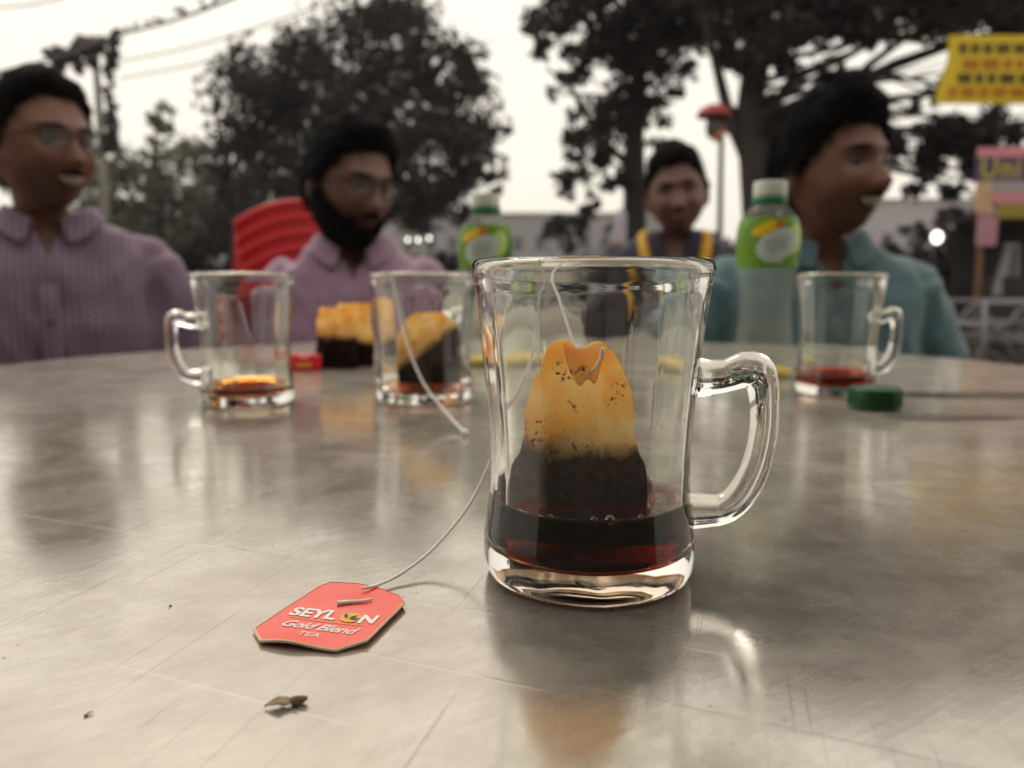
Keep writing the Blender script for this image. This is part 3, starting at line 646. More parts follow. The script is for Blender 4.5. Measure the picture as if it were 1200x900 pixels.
# green screw cap
p = on(1038, 483); p.y += .017
e = thing('bottle_cap', p, 'dark green plastic screw cap lying in front of the red-tea mug', 'cap', .2)
prof = [(.0002, .0152), (.0150, .0152), (.0168, .0148), (.0176, .0138), (.0177, .0030), (.0172, .0024), (.0172, .0004), (.0160, .0002)]
t = MB(); t.lathe(list(reversed(prof)), 120, rf=lambda r, z, th, i: r+(.0003*math.cos(th*60) if .003 <= z <= .0139 and r > .0165 else 0)); t.build('cap', mat('green_plastic', (.004, .065, .014), .42, var=.05), e)
t = MB(); t.tube([(.0178*math.cos(2*math.pi*i/40), .0178*math.sin(2*math.pi*i/40), .0026) for i in range(41)], .0005, 6, cap=False); t.build('seal_ring', MATS['green_plastic'], e)

# crumbs
CR = mat('dried_leaf_crumb', (.16, .10, .05), .8, var=.6, scale=600)
def crumb(px, py, s, label, seed):
    p = on(px, py); e = thing('tea_crumb', p, label, 'crumb', seed)
    t = MB(); t.ball((s*.5, 0, s*.22), (s*.45, s*.33, s*.26), 14, 10)
    t.v = [tuple(Vector(q)*(1+.35*mn.noise(Vector(q)*(1.6/s)+Vector((seed, 0, 0))))) for q in t.v]; t.build('leaf_lump', CR, e)
    t = MB(); t.grid(lambda u, v: (-s*1.3*u+s*.3, (v-.5)*s*.75*math.sin(math.pi*min(.97, .12+u*.9)), .0002+s*(.10+.16*math.sin(u*3.1)+.10*mn.noise(Vector((u*4, v*4, seed))))), 10, 6); t.build('leaf_scrap', mat('pale_dry_leaf', (.30, .22, .13), .8, var=.5, scale=500), e, solid=s*.05)
crumb(337, 827, .0046, 'brown dried leaf scrap on the bare steel in front of the red tag', .25)
crumb(104, 838, .0010, 'tiny dark crumb lying on the steel away from the red tag', 4.1)
crumb(199, 711, .0007, 'tiny dark speck of tea on the steel left of the red tag', 7.7)

# ------------------------------------------------------------------ drink bottles
PETM, tt, p = nodes('clear_pet')
p.inputs['Base Color'].default_value = (.78, .79, .74, 1); p.inputs['Roughness'].default_value = .18
tr = N(tt, 'BsdfTransparent'); tr.inputs[0].default_value = (.93, .95, .91, 1); ms = N(tt, 'MixShader'); ms.inputs[0].default_value = .13
tt.links.new(tr.outputs[0], ms.inputs[1]); tt.links.new(p.outputs[0], ms.inputs[2]); tt.links.new(ms.outputs[0], tt.nodes['Material Output'].inputs[0])
CAPW = mat('cream_cap', (.74, .76, .66), .5, var=.05); CAPG = mat('green_cap_band', (.02, .20, .09), .45, var=.05)
LABG = mat('lime_label', (.15, .33, .014), .35, var=.3, scale=60)
LABD = mat('dark_leaf_print', (.05, .15, .01), .4, var=.2, scale=90); LABP = mat('pale_label_oval', (.60, .68, .64), .4, var=.08, scale=120)
LABY = mat('yellow_print', (.85, .60, .02), .4, var=.05); LABR = mat('red_print', (.75, .16, .06), .4, var=.05); LABT = mat('teal_print', (.30, .46, .42), .4, var=0)
YEL = mat('yellow_drink', (.85, .55, .02), .3, var=.1)
BP = [(.0240, .0), (.0265, .0015), (.0280, .006), (.0278, .012), (.0270, .025), (.0258, .040), (.0243, .055), (.0236, .068), (.0240, .080), (.0253, .092), (.0268, .1015), (.0276, .106), (.0281, .112), (.0287, .120), (.0289, .128), (.0286, .137), (.0276, .144), (.0258, .150), (.0225, .1555), (.0182, .1600), (.0152, .1630), (.0145, .1650)]
def br_(z):
    for (r0, z0), (r1, z1) in zip(BP, BP[1:]):
        if z0 <= z <= z1: return r0+(r1-r0)*(z-z0)/(z1-z0)
    return BP[-1][0]
def bottle(px, py, Y, label, rz):
    p = at(px, py, Y); p.z = TZ+.0003
    e = thing('drink_bottle', p, label, 'bottle', rz, 'drink bottles on the steel table'); e.scale = (.96, .96, .965)
    t = MB(); t.lathe(dens(BP, 3), 64, rf=lambda r, z, th, i: r*(1+.022*math.cos(th*10)*sstep(.002, .02, z)*(1-sstep(.085, .1, z)))); t.build('bottle_body', PETM, e)
    t = MB(); t.lathe([(.0002, .0018), (.0235, .0018), (.0262, .006), (.0262, .0085), (.0002, .0085)], 48); t.build('drink', YEL, e)
    t = MB(); t.lathe([(.0148, .1632), (.0160, .1634), (.0163, .1665), (.0160, .1700), (.0148, .1702)], 48, closed=False); t.build('neck_ring', CAPG, e)
    t = MB(); t.lathe([(.0002, .1702), (.0150, .1702), (.0152, .1715), (.0152, .1830), (.0145, .1842), (.0002, .1844)], 96, rf=lambda r, z, th, i: r+(.0002*math.cos(th*48) if .171 < z < .1835 and r > .01 else 0)); t.build('cap', CAPW, e)
    lb = MB(); lb.lathe([(br_(z)+.0004, z) for z in np.linspace(.1045, .1505, 22)], 96, closed=False); lb = lb.build('label', LABG, e)
    def patch(name, m, fn, lift, nu=14, nv=10):
        def q(u, v):
            a, z = fn(u, v); r = br_(z)+.0004+lift; return (r*math.sin(a), -r*math.cos(a), z)
        MB().grid(q, nu, nv).build(name, m, lb)
    def ell(ca, cz, ra, rz_, rot=0):
        def f(u, v):
            an = u*2*math.pi; x, z = ra*v*math.cos(an), rz_*v*math.sin(an); a2 = x*math.cos(rot)-z*26*math.sin(rot)*0; return (ca+x, cz+z+x*rot*.026)
        return f
    patch('printed_leaf', LABD, ell(.95, .1250, .34, .016, .2), .0002, 24, 6)
    patch('printed_highlight', mat('lime_highlight', (.50, .70, .16), .35, var=.1, scale=60), ell(.50, .1300, .42, .0135, .3), .0003, 24, 6)
    patch('printed_oval', LABP, ell(-.12, .1248, .66, .0150, .25), .0005, 32, 8)
    patch('printed_sun', LABY, ell(-.52, .1395, .42, .0058, .35), .0008, 24, 6)
    patch('printed_petal', LABR, ell(-.06, .1432, .17, .0030, .2), .0010, 20, 5)
    for k, (z0, w) in enumerate(((.1275, .40), (.1215, .30))):
        patch('printed_script', LABT, lambda u, v, z0=z0, w=w: (-.14+(u-.5)*2*w, z0+.0022*math.sin(u*22)+(v-.5)*.0016+(u-.5)*.004), .0008, 40, 1)
    patch('printed_base_band', mat('pale_green_print', (.42, .55, .22), .4, var=.1), lambda u, v: (-.55+u*.75, .1075+.0045*v*math.sin(u*3.14)), .0003, 14, 3)
bottle(893, 443, .715, 'lime-labelled clear bottle beside the curly-haired man', R(6))
bottle(570, 430, .815, 'lime-labelled clear bottle standing behind the front mug by the bearded man', R(0))

# ------------------------------------------------------------------ chairs
CHR = mat('red_plastic', (.55, .012, .018), .42, var=.08, scale=6)
def chair_proto(loc, rz, label, group):
    e = thing('plastic_chair', loc, label, 'chair', rz, group)
    def seat(u, v):
        x = (u-.5)*(.44-.05*v); return (x, -.20+.40*v, .40-.02*math.sin(v*3.14)-.012*math.cos((u-.5)*3.14)-.03*max(0, .12-v)/.12*.6)
    t = MB(); t.grid(seat, 14, 12); t.build('seat', CHR, e, solid=.008)
    def back(u, v):
        a = (u-.5)*1.55; w = .235-.015*v; x = w*math.sin(a)/math.sin(.775); y = .19+.075*math.cos(a)+.10*v-.05
        return (x, y, .40+v*(.22+.23*math.cos(a*.98)))
    t = MB(); t.grid(back, 24, 14); t.build('backrest', CHR, e, solid=.010)
    t = MB(); t.tube([back(i/24, 1) for i in range(25)], .010, 8); t.build('top_rail', CHR, e)
    for sx in (-1, 1):
        t = MB(); t.tube([(sx*.225, .18, .60), (sx*.25, .05, .61), (sx*.25, -.14, .60), (sx*.235, -.20, .57), (sx*.22, -.19, .40)], [(.02, .010)]*5, 8); t.build('armrest', CHR, e)
        for y0, y1 in ((-.185, -.23), (.17, .24)):
            t = MB(); t.tube([(sx*.20, y0, .405), (sx*.23, y1, .0)], [(.028, .022), (.020, .016)], 8); t.build('leg', CHR, e)
    return e
def copy_tree(o, parent=None):
    c = o.copy(); C.objects.link(c); c.parent = parent
    for ch in list(o.children): copy_tree(ch, c)
    return c
sb = gz(at(338, 320, 2.25)); SR = R(180+32)
st = chair_proto(sb, SR, 'red plastic chair at the bottom of the stack behind the bearded man', 'stacked red chairs')
st.scale = (.82, .82, 1.03)
ords = ['second', 'third', 'fourth', 'fifth', 'sixth']
dv = Matrix.Rotation(SR, 3, 'Z') @ Vector((0, -.016, 0))
for i in range(5):
    c = copy_tree(st); c.location = sb + dv*(i+1) + Vector((0, 0, .040*(i+1)))
    c.scale = st.scale
    c['label'] = 'red plastic chair, topmost of the stack behind the bearded man' if i == 4 else f'red plastic chair, {ords[i]} from the bottom of the stack behind the bearded man'

# wooden bench end between the checked shirt and the chairs
p = at(222, 341, 2.0); e = thing('wooden_bench', (p.x, p.y, 0), 'pale worn wooden bench top behind the checked shirt', 'bench')
wd_ = mat('pale_worn_wood', (.42, .31, .27), .8, var=.25, scale=14)
for i in range(3): MB().box((-.05, -.06+.085*i+.03, p.z-.012), (.38, .078, .024)).build('plank', wd_, e, smooth=False, bevel=.003)
for sx in (-.19, .09):
    for yy in (-.03, .13): MB().box((sx, yy, (p.z-.024)/2), (.04, .04, p.z-.024)).build('leg', wd_, e, smooth=False, bevel=.003)

# ------------------------------------------------------------------ people
def fbm(p, s): return mn.noise(p*s)+.5*mn.noise(p*s*2.1)+.25*mn.noise(p*s*4.3)
NU, NV = 72, 56
def head_pt(th, ph, jaw=1.0):
    # th from the crown, ph = 0 towards the face (-Y); eye level at z = 0
    s = math.sin(th); x = math.sin(ph)*s; y = -math.cos(ph)*s; z = math.cos(th)
    p = Vector((.0775*x, .0960*y, .118*z)); 
    if p.z < 0:
        t = -p.z/.118; p.x *= 1-.30*t**4*jaw
        if p.y > 0: p.y *= 1-.45*t
        else: p.y *= 1+.10*t
        p.z *= 1.0
    if p.y < 0 and p.z > .02: p.y *= 1-.06*(p.z-.02)/.1
    p.x *= 1+.06*math.exp(-((p.z+.02)/.04)**2)
    if p.y < 0:
        G = lambda cx, cz, sx, sz: math.exp(-((p.x-cx)/sx)**2-((p.z-cz)/sz)**2)
        d = 0
        d += .029*G(0, -.041, .0140, .013) + .017*G(0, -.022, .0095, .022) + .007*(G(.012, -.044, .007, .008)+G(-.012, -.044, .007, .008))
        d += .009*(G(.028, .022, .022, .009)+G(-.028, .022, .022, .009)) + .004*G(0, .02, .02, .012)
        d -= .012*(G(.031, .002, .018, .012)+G(-.031, .002, .018, .012))
        d += .010*(G(.044, -.036, .018, .018)+G(-.044, -.036, .018, .018)) - .006*(G(.046, -.075, .014, .02)+G(-.046, -.075, .014, .02))
        d += .007*G(0, -.064, .022, .007)+.007*G(0, -.077, .018, .007) - .005*G(0, -.0705, .024, .003)
        d += .016*G(0, -.104, .022, .015)
        p.y -= d*min(1, -p.y/.03)
    return p
def head_mesh(off=None, keep=None):
    vs = []; fs = []; ok = []
    for i in range(NV+1):
        th = math.pi*(i+.001)/(NV+.002)
        for k in range(NU):
            ph = 2*math.pi*k/NU - math.pi; p = head_pt(th, ph); o = 0
            if off:
                o = off(p, th, ph); nrm = Vector((p.x/.0745**2, p.y/.096**2, p.z/.118**2)).normalized(); p = p+nrm*o
            vs.append(p); ok.append(o > -.004 if off else True)
    for i in range(NV):
        for k in range(NU):
            f = (i*NU+k, (i+1)*NU+k, (i+1)*NU+(k+1) % NU, i*NU+(k+1) % NU)
            if all(ok[j] for j in f): fs.append(f)
    if not off:
        fs.append(tuple(range(NU))); fs.append(tuple(NV*NU+k for k in reversed(range(NU))))
    return vs, fs
def loft(mb, rings, n=28):
    vs = []; fs = []
    for z, cyy, hw, hd in rings:
        for k in range(n):
            a = 2*math.pi*k/n; c, s = math.cos(a), math.sin(a); ex = 2/2.5
            vs.append((hw*math.copysign(abs(c)**ex, c), cyy+hd*math.copysign(abs(s)**ex, s), z))
    for i in range(len(rings)-1):
        for k in range(n): fs.append((i*n+k, i*n+(k+1) % n, (i+1)*n+(k+1) % n, (i+1)*n+k))
    fs.append(tuple(range(n-1, -1, -1))); fs.append(tuple((len(rings)-1)*n+k for k in range(n))); mb.add(vs, fs)
def remesh(mb, vox, smooth=2):
    me = bpy.data.meshes.new('r'); me.from_pydata([tuple(v) for v in mb.v], [], mb.f)
    bm = bmesh.new(); bm.from_mesh(me); bmesh.ops.recalc_face_normals(bm, faces=bm.faces); bm.to_mesh(me); bm.free()
    o = bpy.data.objects.new('r', me); C.objects.link(o); q = o.modifiers.new('r', 'REMESH'); q.mode = 'VOXEL'; q.voxel_size = vox
    if smooth: s = o.modifiers.new('s', 'SMOOTH'); s.iterations = smooth; s.factor = .5
    dg = bpy.context.evaluated_depsgraph_get(); dg.update(); out = bpy.data.meshes.new_from_object(o.evaluated_get(dg)); bpy.data.objects.remove(o); bpy.data.meshes.remove(me)
    return out
def skin_mat(name, col):
    m, t, p = nodes(name); a = N(t, 'Attribute', attribute_name='Col'); nz = N(t, 'TexNoise', Scale=40.0, Detail=4.0); t.links.new(objco(t), nz.inputs['Vector'])
    mx = N(t, 'Mix', data_type='RGBA', blend_type='MULTIPLY'); mx.inputs[0].default_value = .7; t.links.new(a.outputs[0], mx.inputs[6]); t.links.new(ramp(t, nz.outputs[0], [(.3, .7), (.7, 1.15)]), mx.inputs[7])
    t.links.new(mx.outputs[2], p.inputs['Base Color']); p.inputs['Roughness'].default_value = .48; p.inputs['Subsurface Weight'].default_value = .12; p.inputs['Subsurface Radius'].default_value = (.008, .003, .0015); p.inputs['Subsurface Scale'].default_value = 1.0
    return m
def shirt_mat(name, base, line, cell, mode):
    m, t, p = nodes(name); L = t.links.new; tc = N(t, 'TexCoord'); sx = N(t, 'SeparateXYZ'); L(tc.outputs['Object'], sx.inputs[0])
    def stripes(out):
        a = N(t, 'Math', operation='MULTIPLY'); L(out, a.inputs[0]); a.inputs[1].default_value = 1/cell
        f = N(t, 'Math', operation='FRACT'); L(a.outputs[0], f.inputs[0]); g_ = N(t, 'Math', operation='GREATER_THAN'); L(f.outputs[0], g_.inputs[0]); g_.inputs[1].default_value = .55; return g_.outputs[0]
    nz = N(t, 'TexNoise', Scale=7.0, Detail=5.0); L(tc.outputs['Object'], nz.inputs['Vector'])
    b = ramp(t, nz.outputs[0], [(.3, rgba(base, .82)), (.7, rgba(base, 1.15))])
    if mode:
        fac = stripes(sx.outputs[0])
        if mode == 2:
            ad = N(t, 'Math', operation='MAXIMUM'); L(fac, ad.inputs[0]); L(stripes(sx.outputs[2]), ad.inputs[1]); fac = ad.outputs[0]
        k = N(t, 'Math', operation='MULTIPLY'); L(fac, k.inputs[0]); k.inputs[1].default_value = .75
        mx = N(t, 'Mix', data_type='RGBA'); L(k.outputs[0], mx.inputs[0]); L(b, mx.inputs[6]); mx.inputs[7].default_value = rgba(line); b = mx.outputs[2]
    L(b, p.inputs['Base Color']); p.inputs['Roughness'].default_value = .85; p.inputs['Sheen Weight'].default_value = .3; p.inputs['Specular IOR Level'].default_value = .2
    n2 = N(t, 'TexNoise', Scale=600.0, Detail=2.0); L(tc.outputs['Object'], n2.inputs['Vector']); bp = N(t, 'Bump', Strength=.3, Distance=.001); L(n2.outputs[0], bp.inputs['Height']); L(bp.outputs[0], p.inputs['Normal'])
    return m
HAIRM = mat('black_hair', (.0055, .0042, .0048), .85, var=.5, scale=60, bump=.9, bscale=260, spec=.12)
EYEW = mat('eye_white', (.085, .07, .062), .5, var=0); IRIS = mat('dark_iris', (.02, .012, .008), .2, var=0); TEETH = mat('teeth', (.70, .62, .50), .3, var=0)
MOUTH = mat('mouth_interior', (.05, .016, .014), .6, var=0)
FRAME = mat('black_spectacle_frame', (.015, .014, .016), .35, var=0)
TROU = mat('dark_trousers', (.04, .04, .05), .9, var=.2, scale=20); SHOE = mat('leather', (.05, .03, .02), .6)
LENS, tt, p = nodes('spectacle_lens'); p.inputs['Base Color'].default_value = (.9, .92, .95, 1); p.inputs['Roughness'].default_value = .02
tr = N(tt, 'BsdfTransparent'); ms = N(tt, 'MixShader'); ms.inputs[0].default_value = .05; tt.links.new(tr.outputs[0], ms.inputs[1]); tt.links.new(p.outputs[0], ms.inputs[2]); tt.links.new(ms.outputs[0], tt.nodes['Material Output'].inputs[0])

def person(px, py, Y, hs, label, body_yaw, yaw, pitch, roll, skin, shirt, shirt_kind, hair, seed, beard=0, mous=0, glasses=False, smile=0, chair_label=None, lean=0, swide=1.0):
    eye = at(px, py, Y) + Vector((0, .085, 0)); By = Matrix.Rotation(R(body_yaw), 3, 'Z')
    # the head sits a little in front of the pelvis
    hoff = Vector((lean, -.07, 0)); base = eye - By @ hoff; base.z = 0
    e = thing('person', base, label, 'person', R(body_yaw), 'young men sitting round the table')
    E = eye.z; k = hs                            # hs scales the head
    Hm = Matrix.Translation(Vector((lean, -.07, E))) @ Matrix.Rotation(R(yaw), 4, 'Z') @ Matrix.Rotation(R(pitch), 4, 'X') @ Matrix.Rotation(R(roll), 4, 'Y') @ Matrix.Scale(k, 4)
    H = lambda v: Hm @ Vector(v)
    zs = E-shirt_kind.get('neck', .172)*hs; seat = min(E-.70, .42); hipz = seat+.10
    def torso(mb, g):
        w = swide
        loft(mb, [(hipz-.10-g, .0, .155+g, .11+g), (hipz, .0, .17+g, .12+g), (hipz+.12, .005, .155+g, .112+g), (zs-.28, .005, .163*w+g, .118+g), (zs-.15, 0, .178*w+g, .120+g), (zs-.06, .0, .187*w+g, .108+g), (zs-.015, .0, .175*w+g, .088+g), (zs+.018, -.002, .135*w+g, .070+g), (zs+.040, -.006, .088+g, .058+g), (zs+.058, -.010, .060+g*.6, .052+g*.6)])
    sh = lambda s: [(s*.165*swide, .005, zs-.045), (s*.222*swide, .0, zs-.17), (s*.248*swide, -.015, zs-.31), (s*.215, -.14, max(zs-.40, hipz+.10)), (s*.150, -.27, max(zs-.42, hipz+.075))]
    sr = [.064, .052, .044, .040, .030]
    mb = MB(); v, f = head_mesh(); mb.add([H(q) for q in v], f)
    for s in (-1, 1):                            # ears
        mb.ball(H((s*.080, .012, -.012)), (.012*k, .020*k, .034*k), 12, 8, (Hm.to_3x3().normalized() @ Matrix.Rotation(R(s*-18), 3, 'Z')))
    nb = Vector((lean*.3, -.012, zs+.02)); mb.tube([nb, nb.lerp(H((0, .042, -.08)), .55), H((0, .040, -.05))], [.057, .046, .042], 18)
    torso(mb, 0)
    for s in (-1, 1):
        P = sh(s); mb.tube(P, sr, 14); mb.ball(P[0], .062, 14, 10)
        w = Vector(P[-1]); d = Vector((-s*.25, -.9, -.15)).normalized(); pm = w+d*.05
        mb.tube([w, pm, w+d*.085], [(.028, .020), (.040, .016), (.036, .014)], 12)
        a = d.cross(Vector((0, 0, 1))).normalized()
        for i, (o_, ln) in enumerate(((-.033, .060), (-.011, .075), (.012, .070), (.034, .052))):
            r0 = w+d*.08+a*o_; mb.tube([r0, r0+d*ln*.5+Vector((0, 0, -.004)), r0+d*ln*.8+Vector((0, 0, -.022)), r0+d*ln*.9+Vector((0, 0, -.036))], [.0095, .009, .0085, .007], 8)
        r0 = w+d*.025+a*(-s*.030)*(-1 if s < 0 else -1); mb.tube([r0, r0+a*s*.03+d*.02, r0+a*s*.040+d*.05], [.012, .0105, .008], 8)
        mb.tube([(s*.09, .0, hipz), (s*.105, -.22, hipz+.01), (s*.12, -.42, hipz+.005), (s*.12, -.44, hipz-.03), (s*.12, -.42, .25), (s*.12, -.41, .07)], [.085, .075, .058, .056, .05, .036], 14)
        mb.tube([(s*.12, -.38, .045), (s*.12, -.46, .04), (s*.12, -.58, .028)], [.036, .036, .026], 10)
    me = remesh(mb, .0065, 2)
    ca = me.color_attributes.new('Col', 'FLOAT_COLOR', 'POINT'); Hi = Hm.inverted(); cols = np.ones((len(me.vertices), 4), np.float32)
    co = np.empty(len(me.vertices)*3, np.float32); me.vertices.foreach_get('co', co); co = co.reshape(-1, 3)
    hi = np.array(Hi); loc = co @ hi[:3, :3].T + hi[:3, 3]; cols[:, :3] = skin
    fr = loc[:, 1] < -.02
    lip = np.exp(-(loc[:, 0]/.030)**4-((loc[:, 2]+.069-9*loc[:, 0]**2)/.0125)**4)*fr
    stub = np.exp(-((loc[:, 2]+.10)/.045)**4-(loc[:, 0]/.075)**4)*fr*.45
    lid = (np.exp(-((np.abs(loc[:, 0])-.031)/.020)**2-((loc[:, 2]-.001)/.012)**2))*fr*.45
    for ch in range(3):
        cols[:, ch] = cols[:, ch]*(1-stub)*(1-lid) ; cols[:, ch] = cols[:, ch]*(1-lip)+lip*(.16, .065, .055)[ch]
    ca.data.foreach_set('color', cols.ravel()); me.materials.append(skin_mat('skin_'+str(seed), skin)); me.polygons.foreach_set('use_smooth', [True]*len(me.polygons))
    me.name = 'body'; link(bpy.data.objects.new('body', me), e)
    # hair
    def hz(ph):
        a = abs(math.degrees(ph)); pts = [(0, hair['front']), (30, hair['front']+.002), (48, hair['front']-.012), (60, hair['front']-.034), (70, .012), (80, -.026), (93, -.012), (115, -.045), (140, -.085), (180, -.092)]
        for (a0, z0), (a1, z1) in zip(pts, pts[1:]):
            if a0 <= a <= a1: t = (a-a0)/(a1-a0); return z0+(z1-z0)*t
        return -.09
    def hoffn(p, th, ph):
        m_ = sstep(-.006, .030, p.z-hz(ph)+.006*mn.noise(p*60)); a = abs(ph)
        top = sstep(.03, .11, p.z); T = hair['side']*(1-top)+hair['top']*top + hair.get('quiff', 0)*top*max(0, math.cos(ph))
        nz = fbm(p+Vector((seed, 0, 0)), hair['ns'])*hair['na'] + mn.noise((p+Vector((0, seed, 0)))*180)*.0025
        return -.008*(1-m_) + m_*(T+nz) if m_ > 0 else -.008
    v, f = head_mesh(hoffn); MB().add([H(q) for q in v], f).build('hair', HAIRM, e)
    rgh = np.random.default_rng(seed); cand = [H(q) for i_, q in enumerate(v) if hoffn(head_pt(math.pi*(i_//NU+.001)/(NV+.002), 2*math.pi*(i_ % NU)/NU-math.pi), 0, 2*math.pi*(i_ % NU)/NU-math.pi) > .004]
    hc = H((0, .01, .0)); VV = []
    for i_ in range(hair.get('tufts', 1400)):
        q = cand[rgh.integers(0, len(cand))]; nn_ = (q-hc).normalized(); tv = Vector(rgh.normal(size=3)); tv -= nn_*tv.dot(nn_); tv.normalize()
        tv = (tv*.7+Vector((0, 0, -.3))).normalized(); ln = rgh.uniform(.012, .026)*hair.get('tl', 1); sd_ = nn_.cross(tv)*.0016
        a_ = q-nn_*.003; b_ = a_+tv*ln*.6+nn_*.006; c_ = a_+tv*ln+nn_*hair.get('lift', .004)
        VV += [a_-sd_, a_+sd_, b_+sd_*.8, b_-sd_*.8, b_-sd_*.8, b_+sd_*.8, c_+sd_*.1, c_-sd_*.1]
    tf = npmesh('hair_tufts', np.array([tuple(x) for x in VV]), np.arange(len(VV)).reshape(-1, 4), HAIRM, e); tf['kind'] = 'stuff'
    if beard:
        def bo(p, th, ph):
            a = abs(math.degrees(ph)); 
            if p.y > .03: return -.008
            line = -.058 + .050*sstep(45, 80, a) ; m_ = sstep(-.004, .010, line-p.z)
            if abs(p.x) < .022 and -.078 < p.z < -.060: m_ *= 0
            return -.008*(1-m_)+m_*(beard*(.6+.4*sstep(-.06, -.10, p.z))+fbm(p, 55)*.004)
        v, f = head_mesh(bo); MB().add([H(q) for q in v], f).build('beard', HAIRM, e)
    def patch(name, m, x0, x1, zf, hgt, lift, n=14, par=e):
        def q(u, w):
            x = x0+(x1-x0)*u; z = zf(x)+(w-.5)*hgt*max(.15, math.sin(math.pi*min(.92, max(.08, u))))
            # find the front of the face at (x, z)
            th = math.acos(max(-1, min(1, z/.118))); best = 1e9; bp = None
            for kk in range(-24, 25):
                ph = kk*R(2.5); p = head_pt(th, ph); dd = abs(p.x-x)
                if dd < best: best = dd; bp = p
            return H((x, bp.y-lift, z))
        t = MB(); t.grid(q, n, 3); return t.build(name, m, par)
    for s in (-1, 1):
        patch('eyebrow', HAIRM, s*.012, s*.050, lambda x: .0195+.10*abs(x)-1.6*x*x, .0085, .0018)
        ey = MB(); c = H((s*.031, -.0755, .000)); ey.ball(c, (.0125*k, .0115*k, .0070*k), 14, 10, Hm.to_3x3().normalized()); ey = ey.build('eye', EYEW, e)
        ir = MB(); ir.ball(H((s*.031+hair.get('gaze', 0), -.0860, .000)), (.0062*k, .0022*k, .0062*k), 12, 8, Hm.to_3x3().normalized()); ir.build('iris', IRIS, ey)
    if mous: patch('moustache', HAIRM, -.028, .028, lambda x: -.0565-6*x*x, mous, .0030, 18)
    if smile:
        patch('mouth', MOUTH, -.029, .029, lambda x: -.0715+10*x*x, smile*1.8, .0032, 18)
        patch('teeth', TEETH, -.025, .025, lambda x: -.0690+10*x*x, smile*1.15, .0048, 16)
    if glasses:
        gl = None
        fr_ = MB()
        def rim(s):
            return [H((s*.034+.0235*math.copysign(abs(math.cos(a))**.75, math.cos(a)), -.1035-.002*math.cos(a)*s*-1, -.002+.0165*math.copysign(abs(math.sin(a))**.75, math.sin(a)))) for a in [2*math.pi*i/28 for i in range(29)]]
        fr_.tube([H((-.0105, -.1035, .003)), H((0, -.1055, .006)), H((.0105, -.1035, .003))], .0016, 8)
        for s in (-1, 1): fr_.tube([H((s*.0575, -.1035, .004)), H((s*.075, -.085, .005)), H((s*.083, -.03, .006)), H((s*.085, .012, .004))], .0018, 8)
        gl = fr_.build('eyeglasses', FRAME, e)
        for s in (-1, 1):
            t = MB(); t.tube(rim(s), .0019, 8, cap=False); t.build('rim', FRAME, gl)
            t = MB(); rr = rim(s)[:-1]; cc = sum(rr, Vector())/len(rr); t.add(rr+[cc+(Hm.to_3x3() @ Vector((0, -.0012, 0)))], [(i, (i+1) % 28, 28) for i in range(28)]); t.build('lens', LENS, gl)
    # clothing
    mb = MB(); torso(mb, .011)
    for s in (-1, 1):
        P = sh(s); q = .55 if shirt_kind.get('short') else 1.0
        PP = P[:3] if shirt_kind.get('short') else P
        mb.tube(PP, [r+.014 for r in sr][:len(PP)], 16); mb.ball(P[0], .066, 14, 10)
    me = remesh(mb, .0075, 3)
    co = np.empty(len(me.vertices)*3, np.float32); me.vertices.foreach_get('co', co); co = co.reshape(-1, 3); nr = np.empty(len(me.vertices)*3, np.float32); me.vertices.foreach_get('normal', nr); nr = nr.reshape(-1, 3)
    for i in range(len(co)):
        p = Vector(co[i]); fold = abs(mn.noise(Vector((p.x*9+p.z*7, p.y*6, p.z*9-abs(p.x)*14+seed)))); f2 = abs(mn.noise(Vector((p.x*5-p.z*4, p.y*4, p.z*5+abs(p.x)*9+seed*3)))); d = .016*(.30-fold)+.016*(.25-f2)+.005*mn.noise(p*13+Vector((seed, 0, 0)))
        co[i] += nr[i]*d
    me.vertices.foreach_set('co', co.ravel())
    bm = bmesh.new(); bm.from_mesh(me)
    vd = shirt_kind.get('v', .055)
    def cut(c):
        dz = c.z-(zs+.045); r = math.hypot((c.x-lean*.3)/.072, (c.y+.012)/.066)
        if r < 1 and dz > -.06: return True
        if c.y < -.01 and abs(c.x-lean*.3) < .030*(1+dz/vd) + .006 and dz > -vd*1.2 : return True
        return False
    kill = [f for f in bm.faces if cut(f.calc_center_median())]
    bmesh.ops.delete(bm, geom=kill, context='FACES'); bm.to_mesh(me); bm.free()
    me.materials.append(shirt); me.polygons.foreach_set('use_smooth', [True]*len(me.polygons)); me.name = 'shirt'; so = link(bpy.data.objects.new('shirt', me), e)
    q = so.modifiers.new('s', 'SOLIDIFY'); q.thickness = .002; q.offset = -1
    if shirt_kind.get('collar', True):
        t = MB(); n = 36; rows = []
        for i in range(n+1):
            a = R(16)+R(328)*i/n; fa = abs(a-math.pi)/math.pi; front = sstep(.55, 1.0, fa)
            rx, ry = .074+.004*front, .070; c = Vector((lean*.3+rx*math.sin(a), -.014-ry*math.cos(a), zs+.040-.030*front))
            o_ = Vector((math.sin(a), -math.cos(a), 0))
            rows.append([c, c+Vector((0, 0, .032))-o_*.003, c+Vector((0, 0, .034))+o_*.005, c+o_*(.022+.014*front)+Vector((0, 0, .004-.030*front))+Vector((math.sin(a)*.012*front, 0, 0))])
        vs = [v for r_ in rows for v in r_]; fs = [(i*4+j, i*4+j+1, (i+1)*4+j+1, (i+1)*4+j) for i in range(n) for j in range(3)]
        t.add(vs, fs).build('collar', shirt, e, solid=.003, sub=1)
        t = MB(); t.grid(lambda u, v: (lean*.3*(1-v)+(u-.5)*.032, -.128-.010*math.sin(v*2.6)+.050*max(0, .22-v)/.22, zs-.02-v*.34), 3, 14); pk = t.build('placket', shirt, e, solid=.004)
